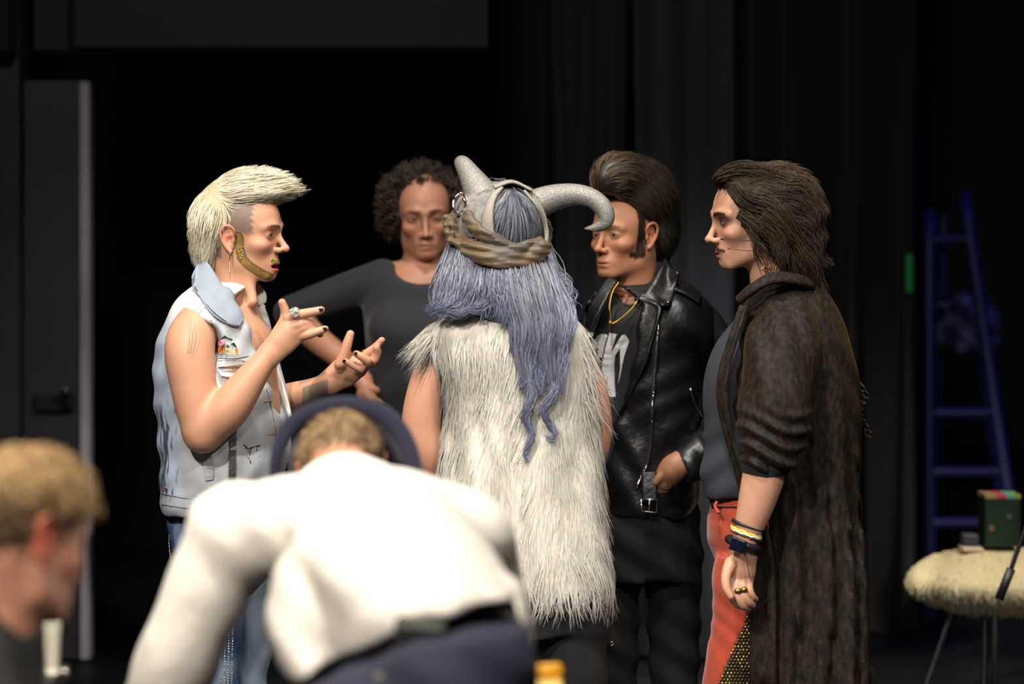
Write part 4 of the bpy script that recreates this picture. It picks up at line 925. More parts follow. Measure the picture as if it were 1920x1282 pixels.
# ------------------------------------------------------------------ horned performer in the white fur vest, from behind
def person_C():
    fg = Fig(6.2); r = np.random.default_rng(21); pt, px = fg.pt, fg.r
    root = empty('person', P(965, 0, 6.2)*[1, 1, 0], 'person seen from behind in a long white fur vest with silver horns and lavender hair', 'person')
    h = Head(pt(936, 440), 180, 8, 0, 1.05)
    S = Sdf(); head_sdf(S, h, face=False)
    S.add(chain([pt(940, 470), pt(955, 600)], [px(40), px(46)]), 0.03)
    S.add(pxloft(fg, [(600, 870, 1050, 0, 0.06), (640, 835, 1080, 0, 0.07), (720, 900, 1050, 0, 0.06)]), 0.03)
    S.add(smooth_chain([pt(842, 655, 0), pt(808, 700, -0.01), pt(790, 790, 0.0), pt(800, 860, 0.02), pt(815, 930, 0.12), pt(840, 960, 0.24)], [px(30), px(33), px(37), px(34), px(30), px(20)], n=10), 0.02)
    S.add(smooth_chain([pt(1070, 655, 0), pt(1102, 720, 0.0), pt(1112, 790, 0.02), pt(1108, 845, 0.05), pt(1090, 880, 0.18), pt(1060, 890, 0.26)], [px(30), px(33), px(36), px(33), px(28), px(20)], n=10), 0.02)
    for e, sx in ((pt(842, 962, 0.26), 1), (pt(1056, 892, 0.28), -1)):      # hands clasped out of sight in front
        S.add(ell(e, (0.05, 0.03, 0.035)), 0.02)
        for k in range(4): S.add(chain([e+[sx*0.03, 0.01, 0.025-0.017*k], e+[sx*0.09, 0.005, 0.02-0.016*k]], [0.009, 0.007]), 0.003)
        S.add(chain([e+[0, -0.01, 0.03], e+[sx*0.05, -0.015, 0.05]], [0.011, 0.008]), 0.004)
    S.build(0.006); S.V = relax(S.V, S.Q, 6)
    mesh_obj('body', S.V, [S.Q], M_SKIN, root, np.tile(lin('d6a083')*SKIN_K, (len(S.V), 1)))
    # fur vest
    Vs = Sdf()
    Vs.add(pxloft(fg, [(558, 905, 1010, 0, 0.05), (572, 870, 1044, 0, 0.10), (590, 832, 1074, 0, 0.135), (612, 806, 1094, 0, 0.15), (650, 803, 1106, 0, 0.155), (700, 826, 1116, 0, 0.15), (760, 838, 1120, 0, 0.15), (850, 832, 1124, 0, 0.16),
                       (950, 822, 1132, 0, 0.17), (1040, 808, 1142, 0, 0.18), (1098, 802, 1146, 0, 0.18)], 2.3), 0.02)
    Vs.sub(chain([pt(786, 660, -0.01), pt(795, 720, -0.01)], [px(32), px(34)]), 0.02)
    Vs.disp(lambda x, y, z: 0.004*np.sin(x*45+2*np.sin(z*9))+0.003*np.sin(x*90+z*14)); Vs.build(0.008)
    N = 13500
    p0, g0 = Vs.points(N, r, keep=lambda p: np.where(p[:, 1] < 6.27, 1.0, 0.35))
    cl = nz3(p0, 26, 3)[:, None]*np.array([0.28, 0, 0])+nz3(p0, 17, 9)[:, None]*np.array([0.2, 0, 0.0])
    def flow(p): return np.array([0, 0, -1.0])+np.zeros_like(p)
    L = r.uniform(0.045, 0.10, N)
    C = grow(p0-g0*0.001, flow, L, 5, Vs, lift=lambda t: 0.16-0.16*t, curl=0.0022, freq=60, r=r, steer=0.35, tang=0.5, bias=cl)
    cols = tint(N, lin('fbf8f0'), lin('ebe5d8'), r)
    dk = r.random(N) < 0.06; cols[dk] *= 0.8
    vest = hairmesh('fur_vest', Vs, C, taper(N, 5, 0.0014, 0.12, r=r), cols, lin('efe9dd'), M_FUR, root, g0)
    # ragged tufts at the arm holes
    for sx, vlo, n_ in ((-1, 700, 420), (1, 760, 260)):
        edge = pt(818 if sx < 0 else 1086, 0)[0]
        p1, g1 = Vs.points(n_, r, keep=lambda p: ((p[:, 0]-edge)*sx > 0)*(p[:, 2] > pt(0, vlo)[2])*(p[:, 2] < pt(0, 598)[2])*(p[:, 1] < 6.26)*1.0)
        Ct = grow(p1, lambda p: np.array([sx*(0.5 if sx < 0 else 0.22), -0.05, -0.85])+np.zeros_like(p), r.uniform(0.05, 0.115, n_), 7, Vs, bias=r.normal(0, 0.16, (n_, 3)), curl=0.004, freq=45, r=r, lift=lambda t: 0.15)
        tag(hairmesh('fur_tuft', None, Ct, taper(n_, 7, 0.0012, 0.1, r=r), tint(n_, lin('fbf8f0'), lin('ebe5d8'), r), None, M_FUR, vest, g1), kind='stuff')
    # trousers and boots-side eyelets
    T = Sdf(); fl = H*F/6.2+YH
    T.add(pxloft(fg, [(1000, 840, 1120, 0, 0.15), (1100, 830, 1130, 0, 0.16), (1180, 832, 1140, 0, 0.15)]), 0.03)
    for a, b in ((835, 975), (985, 1142)): T.add(pxloft(fg, [(1120, a, b, 0, 0.12), (1260, a+8, b-4, 0, 0.10), (1420, a+16, b-14, 0, 0.08), (fl-20, a+20, b-20, 0, 0.08)]), 0.02)
    T.disp(lambda x, y, z: 0.004*np.sin(z*40+x*30)); T.build(0.01)
    tr_ = mesh_obj('trousers', T.V, [T.Q], mat('black_jersey', lin('0b0b0d'), rough=0.9), root)
    for u, v in ((1143, 1146), (1153, 1206)):
        c = hit(T, [min(u, 1136)], [v], 5.9, 6.5)[0][0]; c = fg.pt(u-6, v, c[1]-6.2-0.002)
        a = np.linspace(0, 6.283, 13); V_, Q_ = tube(c+0.0045*np.stack([np.cos(a), 0*a, np.sin(a)], 1), np.full(13, 0.0009), smooth=False, sides=5); mesh_obj('eyelet', V_, [Q_], M_SILVER, tr_)
    shoes(root, [(pt(905, 0)[0], 6.2), (pt(1060, 0)[0], 6.2)], M_SHOE, (0, 1))
    # hair under the scarf
    B = Sdf(); B.add(ell(pt(936, 425, 0.0), (px(77), px(86), px(80))), 0.01); B.add(ell(pt(962, 410, -0.04), (px(48), px(60), px(52))), 0.03)
    B.add(pxloft(fg, [(455, 868, 1008, -0.02, 0.075), (500, 858, 1020, -0.05, 0.075), (540, 862, 1034, -0.08, 0.07), (580, 868, 1046, -0.11, 0.06), (610, 940, 1050, -0.135, 0.035)]), 0.02); B.build(0.006)
    p0, g0 = B.points(2000, r, keep=lambda p: (p[:, 2] > pt(0, 470)[2])*1.0)
    def fl2(p):
        uu = (CX+p[:, 0]*F/p[:, 1]-965)/50; return np.stack([uu*0.55, 0*uu, -np.ones_like(uu)], 1)
    C1 = grow(p0, fl2, r.uniform(0.05, 0.09, 2000), 6, B, lift=lambda t: 0.06, tang=1.0, curl=0.001, freq=50, r=r)
    R1 = taper(2000, 6, 0.0011, 0.4, r=r)
    spec = [
        ([(862, 433, -0.015), (842, 520, -0.11), (828, 565, -0.13), (812, 596, -0.12)], [16, 17, 13, 6], 150, 1.3), ([(872, 448, -0.045), (862, 525, -0.13), (846, 570, -0.155), (822, 594, -0.15)], [18, 20, 15, 6], 170, 1.2),
        ([(892, 458, -0.065), (886, 535, -0.15), (868, 575, -0.165), (840, 590, -0.165)], [20, 20, 15, 5], 170, 1.2), ([(914, 463, -0.075), (916, 535, -0.16), (900, 570, -0.17), (874, 584, -0.17)], [20, 20, 14, 5], 150, 1.2),
        ([(934, 468, -0.075), (940, 535, -0.165), (944, 575, -0.175), (952, 615, -0.17)], [20, 22, 20, 8], 150, 1.2),
        ([(945, 468, -0.075), (955, 550, -0.165), (968, 600, -0.175), (976, 650, -0.172), (984, 690, -0.172), (976, 735, -0.172)], [20, 22, 20, 17, 13, 6], 170, 1.0),
        ([(960, 468, -0.075), (972, 550, -0.17), (985, 610, -0.18), (978, 660, -0.176), (990, 705, -0.176), (996, 745, -0.176), (983, 780, -0.174), (1000, 808, -0.174), (985, 840, -0.174), (990, 868, -0.174)], [20, 20, 20, 16, 12, 9, 8, 6, 5, 2], 150, 0.9),
        ([(975, 468, -0.075), (995, 550, -0.17), (1005, 600, -0.18), (1015, 650, -0.178), (1008, 700, -0.176), (1020, 740, -0.176)], [20, 22, 20, 18, 14, 5], 170, 1.1),
        ([(990, 466, -0.065), (1015, 545, -0.16), (1030, 600, -0.175), (1022, 650, -0.178), (1034, 700, -0.176), (1040, 735, -0.176), (1018, 768, -0.176), (1034, 795, -0.174), (1040, 815, -0.174), (1022, 824, -0.176)], [18, 20, 20, 17, 12, 9, 7, 6, 4, 2], 150, 0.9),
        ([(1002, 458, -0.045), (1034, 540, -0.13), (1050, 590, -0.155), (1058, 640, -0.17), (1050, 690, -0.172), (1058, 740, -0.17)], [16, 18, 18, 14, 10, 3], 150, 1.1),
        ([(1008, 448, -0.015), (1040, 530, -0.10), (1062, 580, -0.13), (1070, 620, -0.155), (1060, 660, -0.165), (1066, 690, -0.165)], [14, 16, 15, 10, 6, 2], 110, 1.2),
        ([(858, 428, 0.015), (832, 520, -0.05), (816, 570, -0.07), (808, 592, -0.08)], [10, 16, 14, 8], 70, 2.2), ([(1010, 438, 0.025), (1050, 530, -0.05), (1072, 590, -0.09)], [10, 18, 10], 60, 2.4), ([(935, 458, -0.065), (935, 530, -0.15), (960, 580, -0.17)], [40, 60, 70], 120, 2.4)]
    C2, R2 = locks(spec, fg, r, curl=0.0085, freq=38, segs=16, rad=0.0012)
    up_ = C2[..., 2] > pt(0, 507)[2]; C2[..., 1] = np.where(up_, np.maximum(C2[..., 1], 6.2-0.105), C2[..., 1])
    V1, Q1 = tubes(C1, R1); V2, Q2 = tubes(C2, R2)
    c1 = np.repeat(tint(len(C1), lin('8e8f98'), lin('484a58'), r), 6*3, 0)
    base = tint(len(C2), lin('93949c'), lin('4b4d5c'), r); c2 = np.repeat(base, 16*3, 0)
    tipw = np.tile(np.repeat(np.linspace(0, 1, 16)**1.5, 3), len(C2)); c2 = mixc(c2, lin('626a94'), tipw*0.5)
    Vh, Fh, ch = cat_meshes([(V1, Q1, c1), (V2, Q2, c2), (B.V, B.Q, lin('3a3d4c'))])
    mesh_obj('hair', Vh, Fh, M_HAIR, root, ch)
    # horned headdress: cap plates, two horns, scarf, wire loop
    hd = mesh_obj('headdress_cap', *(lambda s_: (s_.V, [s_.Q]))(cap_sdf(fg)), mat('cap_leather', lin('7d7a74'), rough=0.7, noise=(60, lin('565759'), 0.45, 0.7), bump=(160, 0.6, 0.002)), root)
    M_HORN = mat('silver_horn', lin('76746f'), rough=0.42, metal=0.25, noise=(520, lin('b9b6ae'), 0.50, 0.66), bump=(420, 0.9, 0.002))
    for pts, rad in (([(925, 408, -0.03), (912, 385, -0.03), (897, 356, -0.02), (881, 328, 0.0), (868, 308, 0.03), (862, 303, 0.06)], [42, 38, 29, 21, 16, 10]),
                     ([(992, 392, -0.02), (1012, 380, -0.02), (1045, 369, -0.03), (1082, 365, -0.05), (1112, 373, -0.06), (1133, 393, -0.065), (1136, 415, -0.065), (1118, 426, -0.06), (1096, 428.5, -0.055)], [30, 28, 24, 20, 18, 17, 14, 8.5, 2])):
        Hn = Sdf(); Hn.add(smooth_chain([pt(*p) for p in pts], [px(x) for x in rad], n=8), 0.004)
        Hn.build(0.004)
        mesh_obj('horn', relax(Hn.V, Hn.Q, 2), [Hn.Q], M_HORN, root)
    # edges of the cap opening
    M_EDGE = mat('cap_edge', lin('8b857c'), rough=0.65, bump=(200, 0.5, 0.002))
    def onB(pts, off): p, g = hit(B, [a for a, b in pts], [b for a, b in pts], 5.9, 6.4); return p+g*off
    for A_, B_ in (([(945, 362), (932, 382), (928, 410), (930, 440), (936, 462)], [(930, 358), (915, 390), (908, 420), (912, 450), (930, 466)]),
                   ([(978, 366), (998, 392), (1010, 425), (1014, 460)], [(990, 366), (1008, 392), (1018, 425), (1019, 460)])):
        ribbon('cap_strap', onB(A_, 0.016), onB(B_, 0.013), M_EDGE, hd, thick=0.006, bulge=-0.004)
    ribbon('cap_crown', onB([(932, 366), (960, 358), (988, 370)], 0.024), [pt(920, 352, 0.02), pt(955, 345, 0.02), pt(985, 362, 0.02)], M_EDGE, hd, thick=0.006, bulge=0.006)
    # scarf
    Sc = Sdf(); W_ = np.array([0, 1, 0.0])
    def band(pts, rad, off, flat=0.6):
        p = onB(pts, off); return smooth_chain(p, [px(x) for x in rad], n=6)
    ring = [(850, 424, 0.03), (846, 420, 0.0)]
    Sc.add(band([(852, 425), (868, 458), (900, 478), (940, 488), (985, 486), (1014, 462)], [16, 17, 17, 17, 18, 15], 0.004), 0.01)
    Sc.add(band([(850, 412), (862, 440), (892, 460), (930, 470), (965, 468), (1000, 448)], [9, 12, 12, 11, 9, 6], 0.018), 0.004)
    Sc.add(band([(884, 408), (900, 430), (930, 448), (962, 466), (1000, 478)], [14, 14, 13, 11, 8], 0.010), 0.004)
    Sc.add(band([(1000, 446), (975, 456), (950, 474), (915, 490), (880, 478)], [8, 9, 10, 10, 8], 0.020), 0.003)
    for k, (pp, rr, oo) in enumerate((([(870, 470), (910, 494), (955, 501), (1000, 494), (1017, 474)], [6, 7, 7, 7, 7], 0.016), ([(858, 448), (880, 472), (920, 486), (965, 488), (1010, 470)], [5, 6, 6, 6, 5], 0.022),
                                   ([(849, 424), (858, 446), (876, 466), (905, 478)], [6, 7, 7, 4], 0.020), ([(895, 462), (930, 478), (975, 474), (1012, 452)], [4, 6, 6, 5], 0.024), ([(905, 425), (935, 444), (970, 462)], [5, 6, 4], 0.022), ([(985, 448), (960, 460), (935, 476)], [5, 6, 4], 0.026))):
        Sc.add(band(pp, rr, oo), 0.005)
    Sc.add(smooth_chain([pt(850, 420, -0.02), pt(850, 412, 0.05), pt(880, 400, 0.12), pt(940, 396, 0.145), pt(1000, 410, 0.11), pt(1020, 430, 0.04), pt(1014, 462, -0.03)], [px(x) for x in (14, 15, 15, 15, 15, 16, 15)], n=6), 0.008)
    Sc.disp(lambda x, y, z: 0.0016*np.sin(z*300+x*60)+0.0007*np.sin(z*640-x*50)); Sc.build(0.004)
    W = Sc.V; c = mixc(np.tile(lin('574630'), (len(W), 1)), lin('48413a'), sstep(-0.3, 0.6, nz3(W, 12, 8)))
    mesh_obj('headscarf', W, [Sc.Q], mat('scarf_cloth', attr=True, rough=0.55, sheen=0.2, spec=0.4), root, c)
    for off_, ph in ((0, 0.0), (0.006, 1.3)):
        a = np.linspace(0, 6.0, 22); cpt = pt(863, 384, -0.07)
        V_, Q_ = tube(cpt+np.stack([px(15)*np.cos(a+ph), 0.006*np.sin(2*a)-off_, px(22)*np.sin(a+ph)], 1)*(1-0.06*a[:, None]), np.full(22, px(3.0)), smooth=False, sides=7); mesh_obj('wire_loop', V_, [Q_], mat('rose_wire%d' % (ph > 0), lin('cbb6bc'), rough=0.2, metal=1.0), hd)
    return root
def cap_sdf(fg):
    pt, px = fg.pt, fg.r; S = Sdf()
    S.add(ell(pt(936, 424, 0.0), (px(88), px(95), px(84))), 0.01)
    S.add(ell(pt(900, 395, 0.0), (px(46), px(60), px(42))), 0.02)
    S.sub(ell(pt(936, 426, 0.0), (px(79), px(86), px(76))), 0.004)
    S.sub(chain([pt(968, 425, -0.3), pt(962, 420, 0.0)], [px(50), px(42)]), 0.006)
    S.sub(half((0, 0, 1), pt(0, 446)), 0.003)
    S.build(0.004); return S
person_C()
# ------------------------------------------------------------------ performer in the brown velvet coat
def velvet(name, dark, light, scale=85):
    m = mat(name, dark, rough=0.75, spec=0.25, noise=(scale, light, 0.40, 0.70, (1, 1, 0.4)), bump=(160, 0.5, 0.002), sheen=0.2)  # lighter noise puts the pile's mottled sheen into the colour
    m.node_tree.nodes['Principled BSDF'].inputs['Sheen Tint'].default_value = (*lin('86663c'), 1)
    return m
M_BRASS = mat('old_brass', lin('8a6d35'), rough=0.38, metal=1.0)
def person_E():
    fg = Fig(6.3); r = np.random.default_rng(31); pt, px = fg.pt, fg.r
    root = empty('person', P(1470, 0, 6.3)*[1, 1, 0], 'person with wavy brown hair and moustache in a long velvet coat and red trousers', 'person')
    h = Head(pt(1410, 411), -80, 5, 0, 1.06)
    S = Sdf(); head_sdf(S, h, nose=0.8, jaw=0.95, chin_f=-0.008, lip_f=-0.004, nose_u=0.004, eye_open=0.8)
    S.add(chain([pt(1436, 460), pt(1446, 520), pt(1452, 590)], [px(38), px(40), px(44)]), 0.03)
    S.add(chain([pt(1450, 600), pt(1462, 640, -0.12)], [px(38), px(28)]), 0.03)
    S.add(smooth_chain([pt(1462, 620, -0.14), pt(1455, 740, -0.20), pt(1440, 850, -0.24), pt(1432, 890, -0.245), pt(1416, 950, -0.25), pt(1399, 1005, -0.25), pt(1394, 1035, -0.25)],
                       [px(26), px(24), px(36), px(38), px(32), px(24), px(22)], n=8), 0.02)
    # hand hanging, back of the hand outward
    S.add(chain([pt(1393, 1035, -0.25), pt(1385, 1068, -0.25), pt(1382, 1092, -0.25)], [px(21), px(23), px(18)], flat=(np.array([0, 1, 0]), 0.7)), 0.014)
    S.add(chain([pt(1398, 1040, -0.245), pt(1397, 1070, -0.245), pt(1397, 1092, -0.24)], [px(18), px(19), px(15)], flat=(np.array([0, 1, 0]), 0.7)), 0.014)
    fingers(S, fg, [([(1371, 1090, -0.258), (1370, 1112, -0.270), (1380, 1130, -0.266), (1393, 1138, -0.252)], [9, 8, 7.4, 6.2]),
                    ([(1382, 1094, -0.262), (1383, 1116, -0.280), (1392, 1134, -0.276), (1403, 1140, -0.258)], [9, 8, 7.4, 6.2]),
                    ([(1393, 1094, -0.262), (1395, 1114, -0.280), (1403, 1129, -0.276), (1411, 1134, -0.258)], [8.6, 7.6, 7, 6]),
                    ([(1403, 1090, -0.255), (1406, 1107, -0.270), (1412, 1119, -0.266), (1417, 1123, -0.25)], [8, 6.8, 6.2, 5.4]),
                    ([(1370, 1056, -0.268), (1361, 1080, -0.286), (1362, 1102, -0.296), (1370, 1118, -0.300)], [12, 9, 7.8, 6.4])], 0.002)
    S.build(0.003)
    V = S.V; pu = CX+V[:, 0]*F/V[:, 1]; pv = YH+(H-V[:, 2])*F/V[:, 1]
    S.V = V = relax(V, S.Q, 14, sstep(860, 880, pv)*sstep(1050, 1030, pv))
    c, q = face_color(h, V, lin('d2a184'), lips='8a4a48', lipw=0.8, brow=(lin('1d130e'), 0.0068, 0.97), cheek=0.5, liner=0.75)
    f, l, u = q.T; hd = pv < 540
    es = np.exp(-(((f-0.084)/0.024)**2+((np.abs(l)-0.036)/0.022)**2+((u-0.004)/0.012)**2)); c = mixc(c, lin('2e201d'), np.clip(1.7*es, 0, 0.92)*hd)
    mo_ = hd*sstep(0.0055, 0.0035, np.abs(u+0.0635+0.28*np.abs(l)))*(np.abs(l) < 0.030)*(np.abs(l) > 0.002)*(f > 0.06); c = mixc(c, lin('221714'), 0.95*mo_)
    for k in range(3): c = mixc(c, lin('a87860'), 0.35*hd*np.exp(-((u-0.045-0.010*k)/0.0016)**2)*(f > 0.06)*(np.abs(l) < 0.05))
    mesh_obj('body', V, [S.Q], M_SKIN, root, c)
    eyes(h, root, iris=(0.02, 0.013, 0.01), look=(1, 0.0, -0.25))
    # hair: brushed back, wavy, to the nape
    B = Sdf()
    B.add(ell(pt(1440, 385, 0), (px(96), 0.098, px(76))), 0.02); B.add(ell(pt(1390, 350, 0.0), (px(46), 0.075, px(26))), 0.02)
    B.add(ell(pt(1478, 430, 0), (px(58), 0.10, px(80))), 0.03); B.add(ell(pt(1500, 490, 0), (px(40), 0.08, px(44))), 0.03)
    B.sub(pxprism(fg, [(1300, 352), (1344, 350), (1368, 366), (1384, 400), (1398, 432), (1410, 448), (1425, 470), (1440, 520), (1440, 640), (1300, 640)], -0.4, 0.4), 0.012); B.build(0.0045)
    def flow(p):
        uu = CX+p[:, 0]*F/p[:, 1]; vv = YH+(H-p[:, 2])*F/p[:, 1]
        k = sstep(340, 480, vv)[:, None]; w = 0.35*np.sin(uu*0.07+vv*0.085)[:, None]
        k = np.maximum(k, sstep(1480, 1530, uu)[:, None])
        return (1-k)*np.array([1.0, 0, 0.05])+k*np.array([0.4, 0, -1.0])+w*np.array([0.5, 0, 0.9])
    N = 4200
    p0, g0 = B.points(N, r)
    C = grow(p0-g0*0.003, flow, r.uniform(0.05, 0.11, N), 8, B, lift=lambda t: 0.10, tang=0.9, steer=0.35, curl=0.0042, freq=55, r=r)
    sp = [([(1370, 350, -0.09), (1400, 372, -0.11), (1440, 390, -0.12), (1480, 420, -0.12), (1515, 465, -0.10), (1545, 500, -0.08)], [14, 18, 20, 20, 16, 6], 90, 1.5),
          ([(1385, 400, -0.10), (1420, 420, -0.12), (1450, 448, -0.125), (1465, 490, -0.12), (1470, 530, -0.11)], [12, 15, 16, 15, 7], 90, 1.5),
          ([(1430, 400, -0.12), (1480, 440, -0.125), (1500, 480, -0.11), (1530, 520, -0.09), (1540, 550, -0.08)], [18, 20, 20, 16, 6], 100, 1.6),
          ([(1350, 345, -0.03), (1345, 335, -0.05), (1370, 322, -0.06), (1420, 318, -0.07), (1480, 330, -0.08)], [8, 12, 15, 15, 10], 110, 0.8),
          ([(1480, 450, -0.1), (1500, 500, -0.1), (1520, 540, -0.08), (1515, 565, -0.08)], [20, 22, 16, 6], 90, 1.4), ([(1500, 420, -0.08), (1528, 460, -0.07), (1538, 490, -0.06), (1556, 504, -0.05)], [16, 18, 14, 6], 90, 1.6), ([(1500, 470, -0.05), (1530, 510, -0.04), (1532, 545, -0.02)], [18, 18, 8], 80, 1.6), ([(1400, 430, -0.11), (1418, 455, -0.12), (1425, 490, -0.11), (1436, 530, -0.1)], [5, 6, 5, 2], 24, 1.2)]
    wv = np.linspace(0, 1, 8)[None]*sstep(pt(0, 345)[2], pt(0, 420)[2], C[..., 2]); C[..., 2] += 0.008*wv*np.sin(C[..., 0]*85+C[..., 2]*40); C[..., 0] += 0.006*wv*np.sin(C[..., 2]*95+C[..., 0]*30); C[..., 1] += 0.006*wv*np.sin(C[..., 2]*80-C[..., 0]*60)
    C2, R2 = locks(sp, fg, r, curl=0.010, freq=45, segs=14, rad=0.001)
    V1, Q1 = tubes(C, taper(N, 8, 0.0011, 0.3, r=r)); V2, Q2 = tubes(C2, R2)
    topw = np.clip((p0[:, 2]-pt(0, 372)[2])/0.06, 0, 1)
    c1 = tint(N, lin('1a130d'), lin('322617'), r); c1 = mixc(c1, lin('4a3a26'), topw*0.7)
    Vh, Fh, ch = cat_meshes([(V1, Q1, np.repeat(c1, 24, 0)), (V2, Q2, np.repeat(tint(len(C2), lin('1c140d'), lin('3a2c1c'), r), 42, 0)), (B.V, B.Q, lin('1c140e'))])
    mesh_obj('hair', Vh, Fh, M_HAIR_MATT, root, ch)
    # headset microphone
    V_, Q_ = tube([pt(1353, 448.5, -0.085), pt(1380, 450, -0.10), pt(1412, 452, -0.105), pt(1440, 452, -0.11)], [0.0009]*4); hm = mesh_obj('headset_boom', V_, [Q_], M_BLACKTHREAD, root)
    V_, Q_ = tube([pt(1351, 448, -0.085), pt(1357, 448.7, -0.087)], [0.0022, 0.0022]); mesh_obj('microphone_tip', V_, [Q_], M_NAIL, hm)
    # necklace glimpse, tee, coat, trousers
    a = np.linspace(0.3, 2.7, 10); V_, Q_ = tube([pt(1436+10*math.cos(x), 512-12*math.sin(x), -0.10) for x in a], [0.002]*10, n=2); mesh_obj('necklace', V_, [Q_], M_GOLD, root)
    T = Sdf(); T.add(pxloft(fg, [(590, 1385, 1500, 0, 0.12), (640, 1345, 1530, 0, 0.15), (700, 1322, 1540, 0, 0.16), (760, 1318, 1540, 0, 0.155), (820, 1322, 1540, 0, 0.15), (870, 1316, 1540, 0, 0.15), (910, 1315, 1540, 0, 0.15), (930, 1322, 1530, 0, 0.145)]), 0.02)
    T.disp(lambda x, y, z: 0.004*np.sin(z*70-x*60)*sstep(1.15, 0.95, z)); T.build(0.009)
    mesh_obj('tee_shirt', T.V, [T.Q], mat('slate_jersey', lin('2a2d36'), rough=0.9, bump=(700, 0.3)), root)
    Tr = Sdf(); fl = H*F/6.3+YH
    Tr.add(pxloft(fg, [(930, 1336, 1530, 0, 0.14), (955, 1330, 1535, 0, 0.145), (1010, 1326, 1540, 0, 0.15), (1050, 1340, 1540, 0, 0.15), (1090, 1345, 1535, 0, 0.15)]), 0.02)
    for dw, a0, a1 in ((-0.085, 0, 0), (0.085, 14, 10)):
        Tr.add(pxloft(fg, [(1040, 1342+a0, 1470+a1, dw, 0.085), (1080, 1336+a0, 1470+a1, dw, 0.085), (1150, 1336+a0, 1465+a1, dw, 0.08), (1282, 1316+a0, 1440+a1, dw, 0.075), (1400, 1312+a0, 1420+a1, dw, 0.07), (fl-25, 1318+a0, 1415+a1, dw, 0.065)]), 0.015)
    Tr.disp(lambda x, y, z: 0.0016*np.sin(z*75+x*90+2.5*np.sin(z*22))); Tr.build(0.0085)
    tu, tv = CX+Tr.V[:, 0]*F/Tr.V[:, 1], YH+(H-Tr.V[:, 2])*F/Tr.V[:, 1]; ins = sstep(-2, 2, tu-(1402-(tv-1150)*0.42))*(tv > 1148)*(Tr.V[:, 1] < 6.3)
    tro = mesh_obj('trousers', Tr.V, [Tr.Q], mat('red_corduroy', attr=True, rough=0.9, sheen=0.2, bump=(500, 0.3)), root, mixc(np.tile(lin('98371f'), (len(tu), 1)), lin('16110e'), ins))
    belt = decal('belt', Tr, (6.0, 6.6), [[(1330, 934), (1400, 934), (1400, 952), (1336, 954)]], mat('dark_belt', lin('15161a'), rough=0.6), tro, off=0.004, dens=8)
    V_, Q_ = tube([pt(1344, 940, -0.10), pt(1341, 950, -0.105), pt(1348, 962, -0.12)], [0.004]*3); mesh_obj('belt_loop', V_, [Q_], mat('red_loop', lin('a63a26'), rough=0.9), tro)
    uv = np.array([(1404-(j+0.5*(i % 2))*6.6, 1150+i*6.2) for i in range(28) for j in range(17)])   # sequinned panel on the leg
    uv = uv[(uv[:, 0] >= 1402-(uv[:, 1]-1150)*0.42) & (uv[:, 0] >= 1346)]
    sp, sg = hit(Tr, uv[:, 0], uv[:, 1], 6.0, 6.5); sv, sq = sphere_vf((0, 0, 0), (0.0031, 0.0013, 0.0031), 6, 5)
    parts = [(sv+p-[0, 0.004, 0], sq, lin('6a5228') if r.random() < 0.65 else lin('c29c4c')) for p in sp]
    Vv, Fs, cc = cat_meshes(parts); tag(mesh_obj('sequin', Vv, Fs, mat('sequins', attr=True, rough=0.25, metal=0.85), tro, cc), 'rows of gold sequins over dark mesh on the trouser leg', kind='stuff')
    Co = Sdf()
    Co.add(pxloft(fg, [(522, 1440, 1530, 0.0, 0.085), (545, 1405, 1548, 0, 0.12), (575, 1388, 1566, 0, 0.16), (620, 1370, 1586, 0, 0.185), (680, 1350, 1602, 0, 0.19), (750, 1343, 1612, 0, 0.19), (830, 1360, 1608, 0, 0.185), (900, 1380, 1604, 0, 0.185),
                       (1000, 1396, 1610, 0, 0.19), (1100, 1404, 1618, 0, 0.20), (1282, 1404, 1630, 0, 0.21), (1400, 1404, 1640, 0, 0.21)], 2.4), 0.02)
    Co.sub(pxprism(fg, [(1395, 500), (1400, 545), (1380, 590), (1352, 680), (1346, 750), (1364, 830), (1384, 900), (1398, 960), (1405, 1060), (1405, 1420), (1250, 1420), (1250, 500)], -0.5, 0.06), 0.003)
    Co.sub(chain([pt(1430, 440), pt(1446, 530)], [px(36), px(40)]), 0.01)
    Co.disp(lambda x, y, z: sstep(1.25, 0.8, z)*(0.010*np.sin(x*75+y*55+1.2*np.sin(z*6))+0.005*np.sin(x*150-y*90+z*7))+0.002*np.sin(z*60+x*80)); Co.build(0.009)
    VEL = velvet('crushed_velvet', lin('080503'), lin('291e14'))
    coat = mesh_obj('coat', Co.V, [Co.Q], VEL, root)
    Sl = Sdf()
    Sl.add(smooth_chain([pt(1478, 600, -0.10), pt(1468, 650, -0.16), pt(1458, 730, -0.21), pt(1452, 790, -0.235), pt(1446, 846, -0.25)], [px(58), px(70), px(68), px(64), px(54)], n=8), 0.02)
    Sl.sub(half((-0.10, 0, 1), pt(1440, 862)), 0.006)
    Sl.disp(lambda x, y, z: 0.007*sstep(1.14, 1.06, z)*np.sin((z+x*0.25)*150+2*np.sin(x*30))+0.004*np.sin(x*80+z*20)); Sl.build(0.006)
    mesh_obj('sleeve', Sl.V, [Sl.Q], VEL, coat)
    Ri = Sdf(); a = np.linspace(0, 6.283, 30)             # dark inner cuff
    Ri.add(chain([pt(1440, 846, -0.245), pt(1435, 872, -0.245)], [px(45), px(43)]), 0.001); Ri.isect(half((0.12, 0, -1), pt(1440, 874)), 0.002); Ri.build(0.005)
    mesh_obj('inner_cuff', Ri.V, [Ri.Q], mat('black_cuff', lin('16181f'), rough=0.9), coat)
